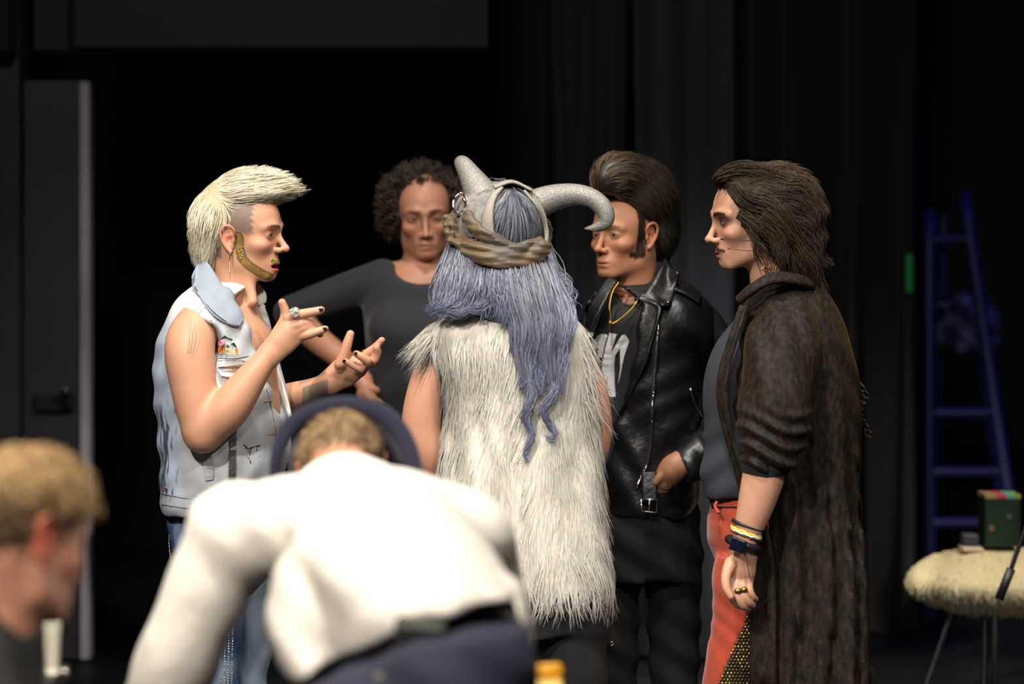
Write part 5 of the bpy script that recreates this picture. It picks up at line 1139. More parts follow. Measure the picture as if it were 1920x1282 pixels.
    ribbon('collar', [pt(1392, 556, -0.10), pt(1412, 536, -0.125), pt(1450, 514, -0.125), pt(1500, 520, -0.09), pt(1532, 535, 0.0)], [pt(1386, 570, -0.14), pt(1412, 550, -0.165), pt(1455, 530, -0.17), pt(1512, 538, -0.13), pt(1545, 556, 0.0)], VEL, coat, thick=0.012, bulge=-0.01)
    ribbon('front_edge', [pt(1386, 572, -0.15), pt(1366, 630, -0.165), pt(1348, 690, -0.16), pt(1344, 750, -0.15), pt(1362, 830, -0.14), pt(1382, 900, -0.14), pt(1398, 970, -0.15), pt(1406, 1080, -0.17), pt(1406, 1300, -0.19)],
           [pt(1400, 572, -0.165), pt(1382, 630, -0.185), pt(1366, 690, -0.185), pt(1362, 750, -0.18), pt(1376, 830, -0.17), pt(1402, 900, -0.175), pt(1432, 970, -0.185), pt(1452, 1080, -0.20), pt(1455, 1300, -0.21)], VEL, coat, n=40, thick=0.010, bulge=-0.008)
    V_, Q_ = tubes(*ruffle(fg, r)); mesh_obj('far_sleeve_trim', V_, [Q_], VEL, coat)
    # bracelets and rings
    def cuff(name, u, v, ru, tilt, tub, m, w=-0.25, knob=0):
        a = np.linspace(0, 6.283, 29); c0 = pt(u, v, w); ring = c0+np.stack([px(ru)*np.cos(a), px(ru)*0.95*np.sin(a), px(ru)*tilt*np.cos(a)+(0.002*np.sin(knob*a))], 1)
        V_, Q_ = tube(ring, np.full(29, tub), smooth=False, sides=7); return mesh_obj(name, V_, [Q_], m, root)
    cuff('bracelet', 1402, 985, 26, -0.35, 0.0052, mat('black_band', lin('17171c'), rough=0.5))
    for k, (cl, dv) in enumerate((('d8c23a', 0), ('e8e4d8', 3), ('3a3420', 6))): cuff('braided_bracelet', 1399, 997+dv, 26, -0.35, 0.0035, mat('braid%d' % k, lin(cl), rough=0.7), knob=9+k)
    wt = cuff('wristwatch', 1394, 1020, 25.5, -0.35, 0.012, mat('watch_strap', lin('14161f'), rough=0.4))
    o = box('watch_face', -0.02, 0.02, -0.006, 0.006, -0.017, 0.017, mat('watch_glass', lin('0c1024'), rough=0.1, coat=1.0), None, 0.003); o.location = pt(1384, 1022, -0.300); o.rotation_euler = (0, 0.3, -0.4); child(o, wt)
    for (u, v, w, m) in ((1361, 1102, -0.285, M_BRASS), (1384, 1108, -0.288, M_BRASS), (1395, 1106, -0.286, M_BRASS)):
        V1, Q1 = sphere_vf(pt(u, v, w), (px(7), px(5), px(6)), 12, 8); mesh_obj('ring', V1, [Q1], m, root)
    V_, Q_ = tube([pt(1398, 1030, -0.285), pt(1402, 1060, -0.285), pt(1408, 1090, -0.275)], [0.001]*3); mesh_obj('wrist_cord', V_, [Q_], M_BLACKTHREAD, root)
    shoes(root, [(pt(1385, 0)[0], 6.22), (pt(1395, 0)[0], 6.38)], M_SHOE, (-0.97, -0.2))
    return root
def ruffle(fg, r):
    n, s = 60, 5; C = np.zeros((n, s, 3))
    for i in range(n):
        t = i/n; b = fg.pt(1602+6*math.sin(t*9)+8*t, 705+t*100, 0.05)
        for k in range(s): C[i, k] = b+np.array([0.006*k*math.sin(i), -0.004*k, -0.006*k+0.004*math.cos(i*2)])
    return C, np.full((n, s), 0.005)
person_E()
# ------------------------------------------------------------------ performer in the black leather jacket
M_LEATHER = mat('black_leather', lin('101012'), rough=0.40, spec=0.5, bump=(45, 0.4, 0.006))
def person_D():
    fg = Fig(6.85); r = np.random.default_rng(41); pt, px = fg.pt, fg.r
    root = empty('person', P(1220, 0, 6.85)*[1, 1, 0], 'person with a dark pompadour and sideburns in a black leather biker jacket', 'person')
    h = Head(pt(1174, 437), -45, 2, 0, 1.06)
    S = Sdf(); head_sdf(S, h, nose=0.7, jaw=0.88, nose_u=0.004, eye_open=0.75)
    S.add(chain([pt(1190, 480, 0.01), pt(1190, 540, 0.02), pt(1185, 600, 0.02)], [px(40), px(41), px(48)]), 0.03)
    S.add(pxloft(fg, [(560, 1140, 1245, 0.02, 0.08), (600, 1130, 1260, 0.02, 0.09)]), 0.03); S.add(chain([pt(1200, 600, 0.02), pt(1300, 630, 0)], [px(34), px(24)]), 0.03)
    S.add(smooth_chain([pt(1300, 630, 0), pt(1335, 700, 0), pt(1350, 770, -0.02), pt(1320, 830, -0.10), pt(1275, 868, -0.16), pt(1258, 884, -0.17)], [px(24), px(22), px(22), px(22), px(23), px(22)], n=6), 0.02)
    S.add(chain([pt(1262, 878, -0.17), pt(1245, 900, -0.165), pt(1238, 925, -0.15)], [px(24), px(20), px(12)], flat=(np.array([0, 1, 0]), 0.7)), 0.012)
    fingers(S, fg, [([(1241, 898, -0.16), (1237, 918, -0.16), (1236, 938, -0.15)], [7.5, 7, 6]), ([(1248, 905, -0.155), (1246, 925, -0.145), (1246, 940, -0.13)], [7.5, 7, 6]), ([(1255, 905, -0.15), (1255, 925, -0.135), (1255, 938, -0.12)], [7.5, 7, 6]), ([(1262, 900, -0.15), (1264, 918, -0.135), (1264, 930, -0.12)], [8, 7, 6]), ([(1244, 885, -0.18), (1236, 896, -0.185), (1230, 905, -0.185)], [9, 8, 6])])
    S.build(0.0031); V = S.V
    c, q = face_color(h, V, lin('b98463'), lips='a2614e', lipw=0.7, brow=(lin('4a3223'), 0.0036, 0.8), cheek=0.35)
    f, l, u = q.T; hd = V[:, 2] > pt(0, 540)[2]
    sx = 0.030+0.10*np.clip(-u-0.02, 0, 1); e_ = 0.0016*nz3(V, 300, 2)
    sb = hd*(np.abs(l) > 0.04)*sstep(-0.002, 0.003, sx-f+e_)*sstep(0.000, 0.005, f)*sstep(-0.072, -0.066, u+0.25*(f-0.03)+e_)*(u < 0.06)
    sb = np.maximum(sb, hd*(np.abs(l) > 0.03)*sstep(0.050, 0.045, f+e_)*(f > 0.012)*sstep(-0.068, -0.063, u+e_)*sstep(-0.046, -0.052, u+e_))
    sb = np.where((np.abs(l) > 0.077) & (f < 0.012), 0, sb); c = mixc(c, lin('120c08'), 0.97*sb)
    mesh_obj('body', V, [S.Q], M_SKIN, root, c)
    eyes(h, root, iris=(0.04, 0.045, 0.06), look=(1, 0.1, -0.05))
    # pompadour
    B = Sdf()
    B.add(smooth_chain([pt(1128, 352, -0.09), pt(1140, 330, -0.08), pt(1168, 326, -0.05), pt(1205, 340, 0.0), pt(1225, 375, 0.03), pt(1232, 420, 0.05)], [px(16), px(30), px(38), px(44), px(44), px(40)], n=5), 0.02)
    B.add(ell(pt(1196, 370, 0.02), (px(70), 0.10, px(66))), 0.03); B.add(ell(pt(1236, 440, 0.045), (px(30), 0.075, px(44))), 0.03); B.add(ell(pt(1150, 350, -0.03), (px(40), 0.085, px(34))), 0.02)
    B.sub(pxprism(fg, [(1080, 372), (1128, 364), (1150, 369), (1172, 392), (1186, 432), (1194, 455), (1215, 470), (1246, 478), (1240, 540), (1080, 540)], -0.5, 0.0), 0.012)
    B.sub(ell(h.w(-0.012, 0.085, -0.008), (0.026, 0.03, 0.033)), 0.006)
    B.build(0.0045)
    def flow(p):
        uu = CX+p[:, 0]*F/p[:, 1]; vv = YH+(H-p[:, 2])*F/p[:, 1]; k = sstep(1150, 1230, uu)[:, None]; j = sstep(1145, 1120, uu)[:, None]
        return (1-k)*np.array([0.8, 0.4, 0.25])+k*np.array([0.6, 0.5, -1.0])+j*np.array([-0.3, 0, 1.4])
    N = 2800; p0, g0 = B.points(N, r, keep=lambda p: np.where(p[:, 1] < 6.98, 1, 0.3))
    C = grow(p0-g0*0.002, flow, r.uniform(0.03, 0.07, N), 7, B, lift=lambda t: 0.08, tang=0.9, steer=0.3, curl=0.001, freq=60, r=r)
    uu = CX+p0[:, 0]*F/p0[:, 1]; c1 = tint(N, lin('1c1510'), lin('33271c'), r); c1 = mixc(c1, lin('6b5438'), sstep(1190, 1130, uu)*sstep(380, 350, YH+(H-p0[:, 2])*F/p0[:, 1])*r.uniform(0.2, 1, N))  # highlight on the quiff is put into its strand colour
    hairmesh('hair', B, C, taper(N, 7, 0.0012, 0.3, r=r), c1, lin('191310'), M_HAIR, root)
    # t-shirt with white lettering
    T = Sdf(); T.add(pxloft(fg, [(548, 1150, 1245, 0.0, 0.09), (565, 1122, 1290, 0, 0.115), (620, 1088, 1300, 0, 0.135), (700, 1085, 1300, 0, 0.14), (800, 1090, 1300, 0, 0.14), (930, 1095, 1300, 0, 0.14)]), 0.02)
    T.sub(chain([pt(1186, 520, -0.03), pt(1172, 556, -0.12)], [px(38), px(30)]), 0.01); T.build(0.008)
    tee = mesh_obj('tee_shirt', T.V, [T.Q], mat('black_cotton', lin('1d1d20'), rough=0.9, bump=(600, 0.3)), root)
    L = lambda pts: [(1070+x/7.12, 600+y/7.12) for x, y in pts]
    rd = (6.5, 7.1)
    M_INK = mat('white_print', lin('d8d8d6'), rough=0.85)
    for poly in ([(255, 165), (300, 170), (305, 215), (280, 235), (230, 230)], [(300, 300), (380, 205), (430, 185), (480, 187), (495, 220), (470, 290), (440, 420), (425, 495), (375, 500), (380, 375), (355, 380), (300, 420)],
                 [(525, 172), (620, 190), (560, 370), (545, 440), (640, 280), (690, 200), (735, 197), (785, 285), (720, 480), (690, 620), (660, 770), (638, 860), (668, 640), (665, 380), (600, 465), (585, 600), (590, 850), (603, 1000), (597, 1025), (490, 1015), (495, 735), (455, 940), (440, 1000), (380, 1000), (400, 860), (435, 540), (480, 330)],
                 [(340, 690), (395, 700), (385, 880), (330, 880)]):
        decal('print_letter', T, rd, [L(poly)], M_INK, tee, off=0.003, thick=0.001, dens=6)
    # jacket
    J = Sdf()
    J.add(pxloft(fg, [(522, 1172, 1262, 0.02, 0.08), (540, 1130, 1292, 0.02, 0.12), (560, 1106, 1322, 0.01, 0.145), (600, 1092, 1342, 0, 0.165), (680, 1088, 1330, 0, 0.17), (780, 1098, 1318, 0, 0.165), (860, 1108, 1312, 0, 0.165), (930, 1112, 1308, 0, 0.165), (962, 1116, 1304, 0, 0.16)], 2.4), 0.02)
    J.sub(pxprism(fg, [(1160, 535), (1205, 566), (1190, 610), (1188, 660), (1172, 720), (1150, 790), (1138, 860), (1060, 860), (1060, 640), (1118, 540)], -0.4, 0.0), 0.006)
    J.sub(chain([pt(1190, 480, 0.01), pt(1186, 545, 0.0)], [px(42), px(46)]), 0.01)
    wr = lambda x, y, z: 0.004*np.sin(z*24+x*36+2.5*np.sin(x*13+z*9))+0.002*np.sin(z*61-x*40+2*np.sin(z*17))
    J.disp(wr); J.build(0.0085)
    jk = mesh_obj('jacket', J.V, [J.Q], M_LEATHER, root)
    Sl = Sdf(); Sl.add(smooth_chain([pt(1302, 590, 0.0), pt(1330, 640, 0), pt(1352, 710, 0), pt(1362, 775, -0.03), pt(1330, 836, -0.10), pt(1292, 866, -0.15)], [px(40), px(48), px(44), px(42), px(38), px(36)], n=7), 0.02)
    Sl.sub(chain([pt(1262, 888, -0.17), pt(1230, 915, -0.21)], [px(29), px(60)]), 0.004)
    Sl.disp(lambda x, y, z: 0.006*np.sin(z*52+x*60+2.6*np.sin(z*13+x*22))+0.002*np.sin(x*110+z*40)); Sl.build(0.008); mesh_obj('sleeve', Sl.V, [Sl.Q], M_LEATHER, jk)
    S2 = Sdf(); S2.add(smooth_chain([pt(1120, 600, 0.03), pt(1100, 680, 0.06), pt(1105, 780, 0.08), pt(1130, 880, 0.02)], [px(36), px(40), px(36), px(32)], n=5), 0.02); S2.build(0.01); mesh_obj('sleeve', S2.V, [S2.Q], M_LEATHER, jk)
    def on(pts, off):
        p, g = hit(J, [a for a, b in pts], [b for a, b in pts], *rd); return p+g*off
    ribbon('collar', [pt(1246, 484, -0.01), pt(1240, 500, -0.06), pt(1222, 530, -0.10), pt(1205, 550, -0.12), pt(1196, 562, -0.14)], [*on([(1268, 510), (1264, 545), (1256, 576), (1232, 574), (1200, 566)], 0.012)], M_LEATHER, jk, thick=0.008, bulge=-0.01)
    ribbon('lapel', on([(1205, 566), (1194, 600), (1190, 650), (1176, 710), (1150, 790)], 0.008), on([(1240, 578), (1234, 600), (1222, 640), (1205, 690), (1165, 780)], 0.014), M_LEATHER, jk, thick=0.006, bulge=-0.006)
    ribbon('far_lapel', [pt(1143, 516, -0.06), pt(1125, 540, -0.10), pt(1105, 575, -0.12), pt(1098, 610, -0.13)], [pt(1158, 528, -0.09), pt(1140, 556, -0.13), pt(1122, 590, -0.15), pt(1108, 620, -0.15)], M_LEATHER, jk, thick=0.006)
    ribbon('epaulette', on([(1266, 530), (1290, 540), (1312, 556)], 0.010), on([(1262, 548), (1284, 558), (1306, 572)], 0.010), M_LEATHER, jk, thick=0.006)
    # zips
    zp = np.array([(1236, 585), (1232, 640), (1227, 700), (1223, 760), (1221, 820), (1212, 870), (1200, 898)], float); tt = np.linspace(0, 6, 120); zu, zv = crom(np.arange(7), zp[:, 0], tt), crom(np.arange(7), zp[:, 1], tt)
    p, g = hit(J, zu, zv, *rd); p = p+g*0.004
    V_, Q_ = tube(p[::4], np.full(30, 0.006), smooth=False); zt = mesh_obj('zip_tape', V_, [Q_], mat('zip_tape', lin('0e0e10'), rough=0.8), jk)
    parts = [(*sphere_vf(q_+g_*0.004, (0.0030, 0.002, 0.0024), 6, 5), None) for q_, g_ in zip(p, g)]
    Vv, Fs, _ = cat_meshes(parts); tag(mesh_obj('zip_teeth', Vv, Fs, M_SILVER, zt), kind='stuff')
    V_, Q_ = tube(p[-1]+np.array([[0, -0.008, 0], [-0.006, -0.012, -0.012], [-0.010, -0.012, -0.024]]), [0.004, 0.005, 0.003]); mesh_obj('zip_pull', V_, [Q_], M_SILVER, zt)
    seam('pocket_zip', J, rd, [(1293, 728), (1303, 760), (1318, 786)], 0.0022, M_SILVER, jk, off=0.003)
    for u, v in ((1252, 572), (1172, 596)):
        q_ = on([(u, v)], 0.016)[0]; V_, Q_ = sphere_vf(q_, 0.004, 8, 6); mesh_obj('snap_stud', V_, [Q_], M_SILVER, jk)
    # belt tongue and buckle
    ribbon('belt_tongue', [pt(1203, 885, -0.175), pt(1203, 915, -0.185), pt(1204, 940, -0.19)], [pt(1232, 885, -0.175), pt(1233, 915, -0.185), pt(1233, 940, -0.19)], M_LEATHER, jk, thick=0.005)
    bk = [pt(1202, 936, -0.197), pt(1233, 936, -0.197), pt(1231, 961, -0.197), pt(1203, 958, -0.197), pt(1202, 936, -0.197)]
    V_, Q_ = tube(bk, np.full(5, 0.0024), smooth=False); b_ = mesh_obj('buckle', V_, [Q_], M_SILVER, jk)
    V_, Q_ = tube([pt(1218, 936, -0.199), pt(1217, 959, -0.200)], [0.0018]*2); mesh_obj('buckle_prong', V_, [Q_], M_SILVER, b_)
    # gold chain
    cp = [pt(1161, 528, -0.115), pt(1148, 548, -0.135), pt(1143, 575, -0.150), pt(1145, 595, -0.155), pt(1146, 606, -0.158), pt(1160, 600, -0.155), pt(1185, 578, -0.145), pt(1197, 560, -0.13)]
    V_, Q_ = tube(cp, np.full(8, 0.0019), n=8, sides=6); ck = mesh_obj('gold_chain', V_, [Q_], M_GOLD, root)
    V_, Q_ = sphere_vf(pt(1144, 606, -0.163), (0.006, 0.004, 0.007), 8, 6); mesh_obj('pendant', V_, [Q_], M_GOLD, ck)
    # trousers
    Tr = Sdf(); fl = H*F/6.85+YH; Tr.add(pxloft(fg, [(920, 1105, 1305, 0, 0.15), (1000, 1095, 1315, 0, 0.16), (1080, 1098, 1315, 0, 0.15)]), 0.02)
    for a, b in ((1098, 1200), (1210, 1315)): Tr.add(pxloft(fg, [(1040, a, b, 0, 0.11), (1200, a+5, b-2, 0, 0.09), (1350, a+10, b-8, 0, 0.075), (fl-20, a+12, b-12, 0, 0.07)]), 0.02)
    Tr.disp(lambda x, y, z: 0.004*np.sin(z*60+x*40)); Tr.build(0.01); mesh_obj('trousers', Tr.V, [Tr.Q], mat('black_denim', lin('0b0b0c'), rough=0.9, bump=(500, 0.3)), root)
    shoes(root, [(pt(1150, 0)[0], 6.85), (pt(1262, 0)[0], 6.85)], M_SHOE, (-0.7, -0.7))
person_D()
# ------------------------------------------------------------------ curly-haired person in black, behind
def person_B():
    fg = Fig(7.5); r = np.random.default_rng(51); pt, px = fg.pt, fg.r
    root = empty('person', P(780, 0, 7.5)*[1, 1, 0], 'person with short dark curly hair in a black top, hand on hip, looking down', 'person')
    h = Head(pt(796, 400), 3, 10, 3, 1.10)
    S = Sdf(); head_sdf(S, h, nose=0.8, eye_open=0.35, jaw=0.95)
    S.add(chain([pt(795, 440, 0.02), pt(790, 500, 0.03), pt(785, 560, 0.03)], [px(35), px(35), px(45)]), 0.03)
    S.add(pxloft(fg, [(490, 735, 835, 0.02, 0.06), (515, 715, 870, 0.01, 0.085), (545, 710, 880, 0, 0.09)]), 0.025)
    S.add(smooth_chain([pt(705, 530, 0.02), pt(640, 552, 0.06), pt(555, 582, 0.08)], [px(32), px(28), px(24)], n=5), 0.02)
    S.add(smooth_chain([pt(545, 586, 0.08), pt(590, 632, 0.03), pt(640, 672, -0.03), pt(680, 712, -0.08)], [px(25), px(26), px(22), px(16)], n=6), 0.02)
    S.add(chain([pt(680, 712, -0.08), pt(690, 735, -0.10)], [px(17), px(16)]), 0.012)
    fingers(S, fg, [([(690, 730, -0.11), (700, 748, -0.12), (712, 756, -0.11)], [9, 8, 7]), ([(686, 736, -0.115), (694, 756, -0.125), (704, 766, -0.115)], [9, 8, 7]), ([(681, 738, -0.11), (686, 758, -0.12), (694, 770, -0.11)], [9, 8, 7]), ([(676, 738, -0.10), (679, 756, -0.11), (685, 768, -0.10)], [8, 7, 6]), ([(688, 722, -0.10), (697, 728, -0.115), (706, 732, -0.115)], [9, 8, 7])])
    S.add(smooth_chain([pt(880, 540, 0.02), pt(920, 640, 0.05), pt(900, 740, 0.0)], [px(32), px(28), px(22)], n=5), 0.02)
    S.add(ell(pt(893, 760, 0.0), (px(18), 0.02, px(30))), 0.02)
    S.build(0.0052); c, q = face_color(h, S.V, lin('bb8669'), lips='94544a', lipw=0.6, brow=(lin('35251c'), 0.005, 0.8), cheek=0.3, liner=0.7)
    mesh_obj('body', S.V, [S.Q], M_SKIN, root, c); eyes(h, root)
    B = Sdf(); B.add(ell(pt(788, 362, 0.035), (px(60), 0.105, px(46))), 0.01); B.add(ell(pt(748, 392, 0.04), (px(27), 0.08, px(48))), 0.03); B.add(ell(pt(832, 388, 0.04), (px(24), 0.08, px(44))), 0.03)
    B.disp(lambda x, y, z: 0.005*np.sin(x*130)*np.sin(z*120)*np.sin(y*110))
    B.sub(h.ell((0.10, 0, -0.030), (0.085, 0.066, 0.088)), 0.012); B.sub(half((0, 0, 1), pt(0, 450)), 0.01); B.build(0.006)
    N = 1500; p0, g0 = B.points(N, r, keep=lambda p: np.where((h.loc(p)[:, 0] > 0.02) & (h.loc(p)[:, 2] < 0.088) & (np.abs(h.loc(p)[:, 1]) < 0.075), 0.0, 1.0))
    C = grow(p0, lambda p: np.array([0, 0, -0.4])+(p-h.o)*5, r.uniform(0.02, 0.042, N), 11, B, lift=lambda t: 0.35, curl=0.008, freq=420, r=r, tang=0.4)
    hairmesh('hair', B, C, taper(N, 11, 0.0019, 0.5, r=r), tint(N, lin('20170f'), lin('453326'), r), lin('1c1410'), M_HAIR, root)
    T = Sdf()
    T.add(pxloft(fg, [(492, 716, 868, 0.02, 0.085), (515, 696, 892, 0.01, 0.11), (560, 682, 905, 0, 0.125), (620, 684, 905, -0.01, 0.145), (690, 690, 900, 0, 0.135), (780, 692, 900, 0, 0.13), (900, 680, 905, 0, 0.14)]), 0.02)
    T.add(ell(pt(742, 615, -0.09), (px(50), 0.06, px(46))), 0.03); T.add(ell(pt(845, 615, -0.09), (px(50), 0.06, px(46))), 0.03)
    T.add(smooth_chain([pt(712, 528, 0.02), pt(640, 550, 0.06), pt(560, 578, 0.08), pt(540, 586, 0.08), pt(562, 606, 0.07)], [px(40), px(35), px(30), px(27), px(28)], n=6), 0.03)
    T.add(smooth_chain([pt(880, 530, 0.02), pt(924, 640, 0.05), pt(908, 720, 0.0)], [px(38), px(34), px(28)], n=4), 0.03)
    T.sub(ell(pt(790, 482, -0.10), (px(68), 0.12, px(50))), 0.008); T.sub(ell(pt(790, 478, 0.02), (px(60), 0.10, px(36))), 0.008)
    T.build(0.009); T.V = relax(T.V, T.Q, 4)
    mesh_obj('top', T.V, [T.Q], mat('charcoal_knit', lin('1d1c23'), rough=0.85, sheen=0.15, bump=(500, 0.2)), root)
    Tr = Sdf(); fl = H*F/7.5+YH; Tr.add(pxloft(fg, [(860, 684, 900, 0, 0.14), (960, 680, 905, 0, 0.15), (1000, 684, 900, 0, 0.14)]), 0.02)
    for a, b in ((684, 788), (798, 902)): Tr.add(pxloft(fg, [(960, a, b, 0, 0.11), (1150, a+6, b-4, 0, 0.09), (fl-20, a+14, b-14, 0, 0.07)]), 0.02)
    Tr.build(0.012); mesh_obj('trousers', Tr.V, [Tr.Q], mat('black_cotton2', lin('121214'), rough=0.9), root)
    shoes(root, [(pt(735, 0)[0], 7.5), (pt(850, 0)[0], 7.5)], M_SHOE, (0, -1))
person_B()
# ------------------------------------------------------------------ stooping person in the white shirt, foreground
def person_F():
    fg = Fig(4.2); r = np.random.default_rng(61); pt, px = fg.pt, fg.r
    root = empty('person', P(840, 0, 3.95)*[1, 1, 0], 'person in a white shirt and navy knit cap bending over, back to the viewer', 'person')
    W = M_CLOTH
    h = Head(pt(640, 880, 0.62), 176, 62, 0, 1.05)                 # bent far forward, crown away from the camera
    S = Sdf(); head_sdf(S, h, face=True)
    S.add(chain([h.w(-0.03, 0, -0.05), pt(690, 930, 0.40)], [0.058, 0.065]), 0.03)
    S.add(smooth_chain([pt(690, 940, 0.38), pt(740, 1040, 0.15), pt(800, 1200, -0.1), pt(830, 1300, -0.15)], [0.05, 0.07, 0.08, 0.08], n=4), 0.03)
    S.add(smooth_chain([pt(450, 980, 0.30), pt(390, 1090, 0.30), pt(330, 1250, 0.32), pt(255, 1420, 0.38)], [0.045, 0.045, 0.042, 0.028], n=5), 0.03)
    S.add(smooth_chain([pt(900, 1000, 0.30), pt(950, 1130, 0.40), pt(960, 1260, 0.5), pt(900, 1380, 0.55)], [0.04, 0.036, 0.034, 0.026], n=5), 0.03)
    for c0, d in ((pt(250, 1432, 0.38), np.array([-0.3, 0.3, -0.9])), (pt(893, 1395, 0.56), np.array([-0.2, 0.3, -0.9]))):
        S.add(ell(c0, (0.04, 0.025, 0.045)), 0.02)
        for k in range(4): S.add(chain([c0+[0.025-0.017*k, 0.01, -0.03], c0+[0.025-0.017*k, 0.02, -0.08]]+0.02*d, [0.009, 0.007]), 0.003)
        S.add(chain([c0+[0.03, -0.01, 0], c0+[0.05, -0.02, -0.05]], [0.01, 0.008]), 0.004)
    S.build(0.007); c, q = face_color(h, S.V, lin('d9a184'), cheek=0.3)
    mesh_obj('body', S.V, [S.Q], M_SKIN, root, c)
    # short fair hair at the back of the head
    B = Sdf(); B.add(h.ell((-0.006, 0, 0.030), (0.102, 0.081, 0.085)), 0.01); B.add(h.ell((-0.045, 0, -0.012), (0.056, 0.068, 0.066)), 0.03)
    B.sub(h.ell((0.09, 0, -0.05), (0.09, 0.12, 0.11)), 0.01); B.build(0.006)
    N = 2200; p0, g0 = B.points(N, r); dn = h.R@np.array([-0.2, 0, -1.0])
    C = grow(p0, lambda p: np.tile(dn, (len(p), 1)), r.uniform(0.02, 0.04, N), 4, B, lift=lambda t: 0.25, tang=0.6, r=r)
    blot = sstep(0.1, 0.5, nz3(p0, 28, 4)); cc = mixc(tint(N, lin('a98d6c'), lin('8a6f50'), r), lin('5e4a36'), blot*0.7)
    hairmesh('hair', B, C, taper(N, 4, 0.0016, 0.4, r=r), cc, lin('8f7455'), M_HAIR_MATT, root)
    # rolled knit cap, pushed forward over the crown
    K = Sdf(); c0 = pt(652, 868, 0.62)
    ca = [(517, 905, 0.56), (520, 850, 0.57), (548, 795, 0.60), (600, 768, 0.62), (655, 762, 0.63), (712, 775, 0.62), (752, 815, 0.60), (772, 862, 0.57), (782, 910, 0.54)]
    K.add(smooth_chain([pt(*p) for p in ca], [px(13), px(16), px(20), px(22), px(23), px(23), px(22), px(20), px(16)], n=8), 0.01)
    K.add(ell(pt(650, 862, 0.72), (px(128), 0.12, px(98))), 0.02)
    K.sub(ell(pt(646, 905, 0.55), (px(108), 0.16, px(110))), 0.01)
    K.build(0.006); kn = mesh_obj('knit_cap', K.V, [K.Q], mat('navy_knit', lin('110f26'), rough=0.95, sheen=0.15, bump=(300, 0.5, 0.003)), root)
    # shirt
    T = Sdf()
    T.add(smooth_chain([pt(690, 950, 0.36), pt(715, 1020, 0.20), pt(760, 1110, 0.02), pt(820, 1200, -0.12)], [px(90), px(175), px(195), px(175)], flat=(np.array([0, 0.55, 0.83]), 0.62), n=6), 0.04)
    T.add(ell(pt(660, 985, 0.28), (px(265), 0.14, px(120))), 0.05); T.add(ell(pt(655, 893, 0.42), (px(100), 0.07, px(44))), 0.04)
    T.add(ell(pt(440, 1000, 0.28), (px(88), 0.09, px(92))), 0.05); T.add(ell(pt(868, 1010, 0.26), (px(96), 0.10, px(88))), 0.05)
    T.add(smooth_chain([pt(430, 990, 0.28), pt(398, 1080, 0.28), pt(355, 1180, 0.28), pt(322, 1260, 0.30), pt(280, 1360, 0.34), pt(258, 1410, 0.37)], [px(80), px(84), px(82), px(84), px(66), px(56)], n=6), 0.03)
    T.add(smooth_chain([pt(880, 1010, 0.26), pt(925, 1090, 0.34), pt(950, 1200, 0.44), pt(930, 1320, 0.5), pt(905, 1370, 0.54)], [px(80), px(62), px(52), px(48), px(46)], n=5), 0.03)
    T.add(smooth_chain([pt(600, 1120, 0.05), pt(575, 1200, -0.02), pt(600, 1270, -0.08)], [px(100), px(72), px(40)], n=4), 0.04)
    T.add(smooth_chain([pt(950, 1120, -0.10), pt(975, 1180, -0.12), pt(992, 1232, -0.12)], [px(34), px(16), px(9)], n=4), 0.02)
    T.sub(pxprism(fg, [(520, 1330), (560, 1268), (640, 1218), (740, 1158), (800, 1122), (880, 1106), (960, 1102), (985, 1170), (985, 1400), (520, 1400)], -0.8, 0.2), 0.01)
    T.disp(lambda x, y, z: 0.0045*np.sin(x*27-z*24+3.5*np.sin(z*7+x*9)+y*8)*sstep(0.0, 1.4, np.sin(x*8+z*9+1)+0.3)+0.002*np.sin(x*38+z*47+3*np.sin(x*11+z*5)))
    T.build(0.008); shirt = mesh_obj('shirt', T.V, [T.Q], mat('white_cotton', lin('e9e2d8'), rough=0.9, spec=0.2, bump=(18, 0.25, 0.02)), root)
    # trousers with belt and pouch
    Tr = Sdf()
    Tr.add(smooth_chain([pt(838, 1190, -0.16), pt(832, 1270, -0.22), pt(815, 1360, -0.22)], [px(148), px(165), px(168)], flat=(np.array([0, 1, 0]), 0.85), n=5), 0.03)
    Tr.add(ell(pt(660, 1330, -0.2), (px(110), 0.12, px(110))), 0.05)
    fl = H*F/4.0+YH
    for a, b in ((620, 790), (810, 985)): Tr.add(pxloft(fg, [(1300, a, b, -0.2, 0.12), (1600, a+10, b-10, -0.2, 0.10), (2000, a+25, b-25, -0.2, 0.075), (fl-60, a+30, b-30, -0.2, 0.07)]), 0.03)
    Tr.sub(pxprism(fg, [(480, 1000), (1040, 1000), (1040, 1138), (880, 1138), (800, 1148), (740, 1180), (640, 1236), (560, 1276), (480, 1330)], -0.8, 0.4), 0.01)
    Tr.disp(lambda x, y, z: 0.003*np.sin(x*40+z*50)); Tr.build(0.01)
    tr = mesh_obj('trousers', Tr.V, [Tr.Q], mat('navy_twill', lin('2c2c40'), rough=0.85, bump=(500, 0.3)), root)
    bp, bg = hit(Tr, [740, 790, 850, 910, 962], [1186, 1162, 1148, 1142, 1142], 3.5, 4.4); bq, bh = hit(Tr, [745, 795, 852, 912, 964], [1206, 1182, 1170, 1164, 1164], 3.5, 4.4)
    ribbon('belt', bp+bg*0.016, bq+bh*0.016, mat('black_belt', lin('17171c'), rough=0.5), tr, thick=0.006)
    pc = hit(Tr, [790], [1185], 3.5, 4.4)[0][0]
    po = box('belt_pouch', -0.042, 0.042, -0.02, 0.02, -0.03, 0.03, mat('pouch', lin('33342f'), rough=0.35), None, 0.008); po.location = pc+[0, -0.06, 0]; po.rotation_euler = (0.3, 0.1, 0); child(po, tr)
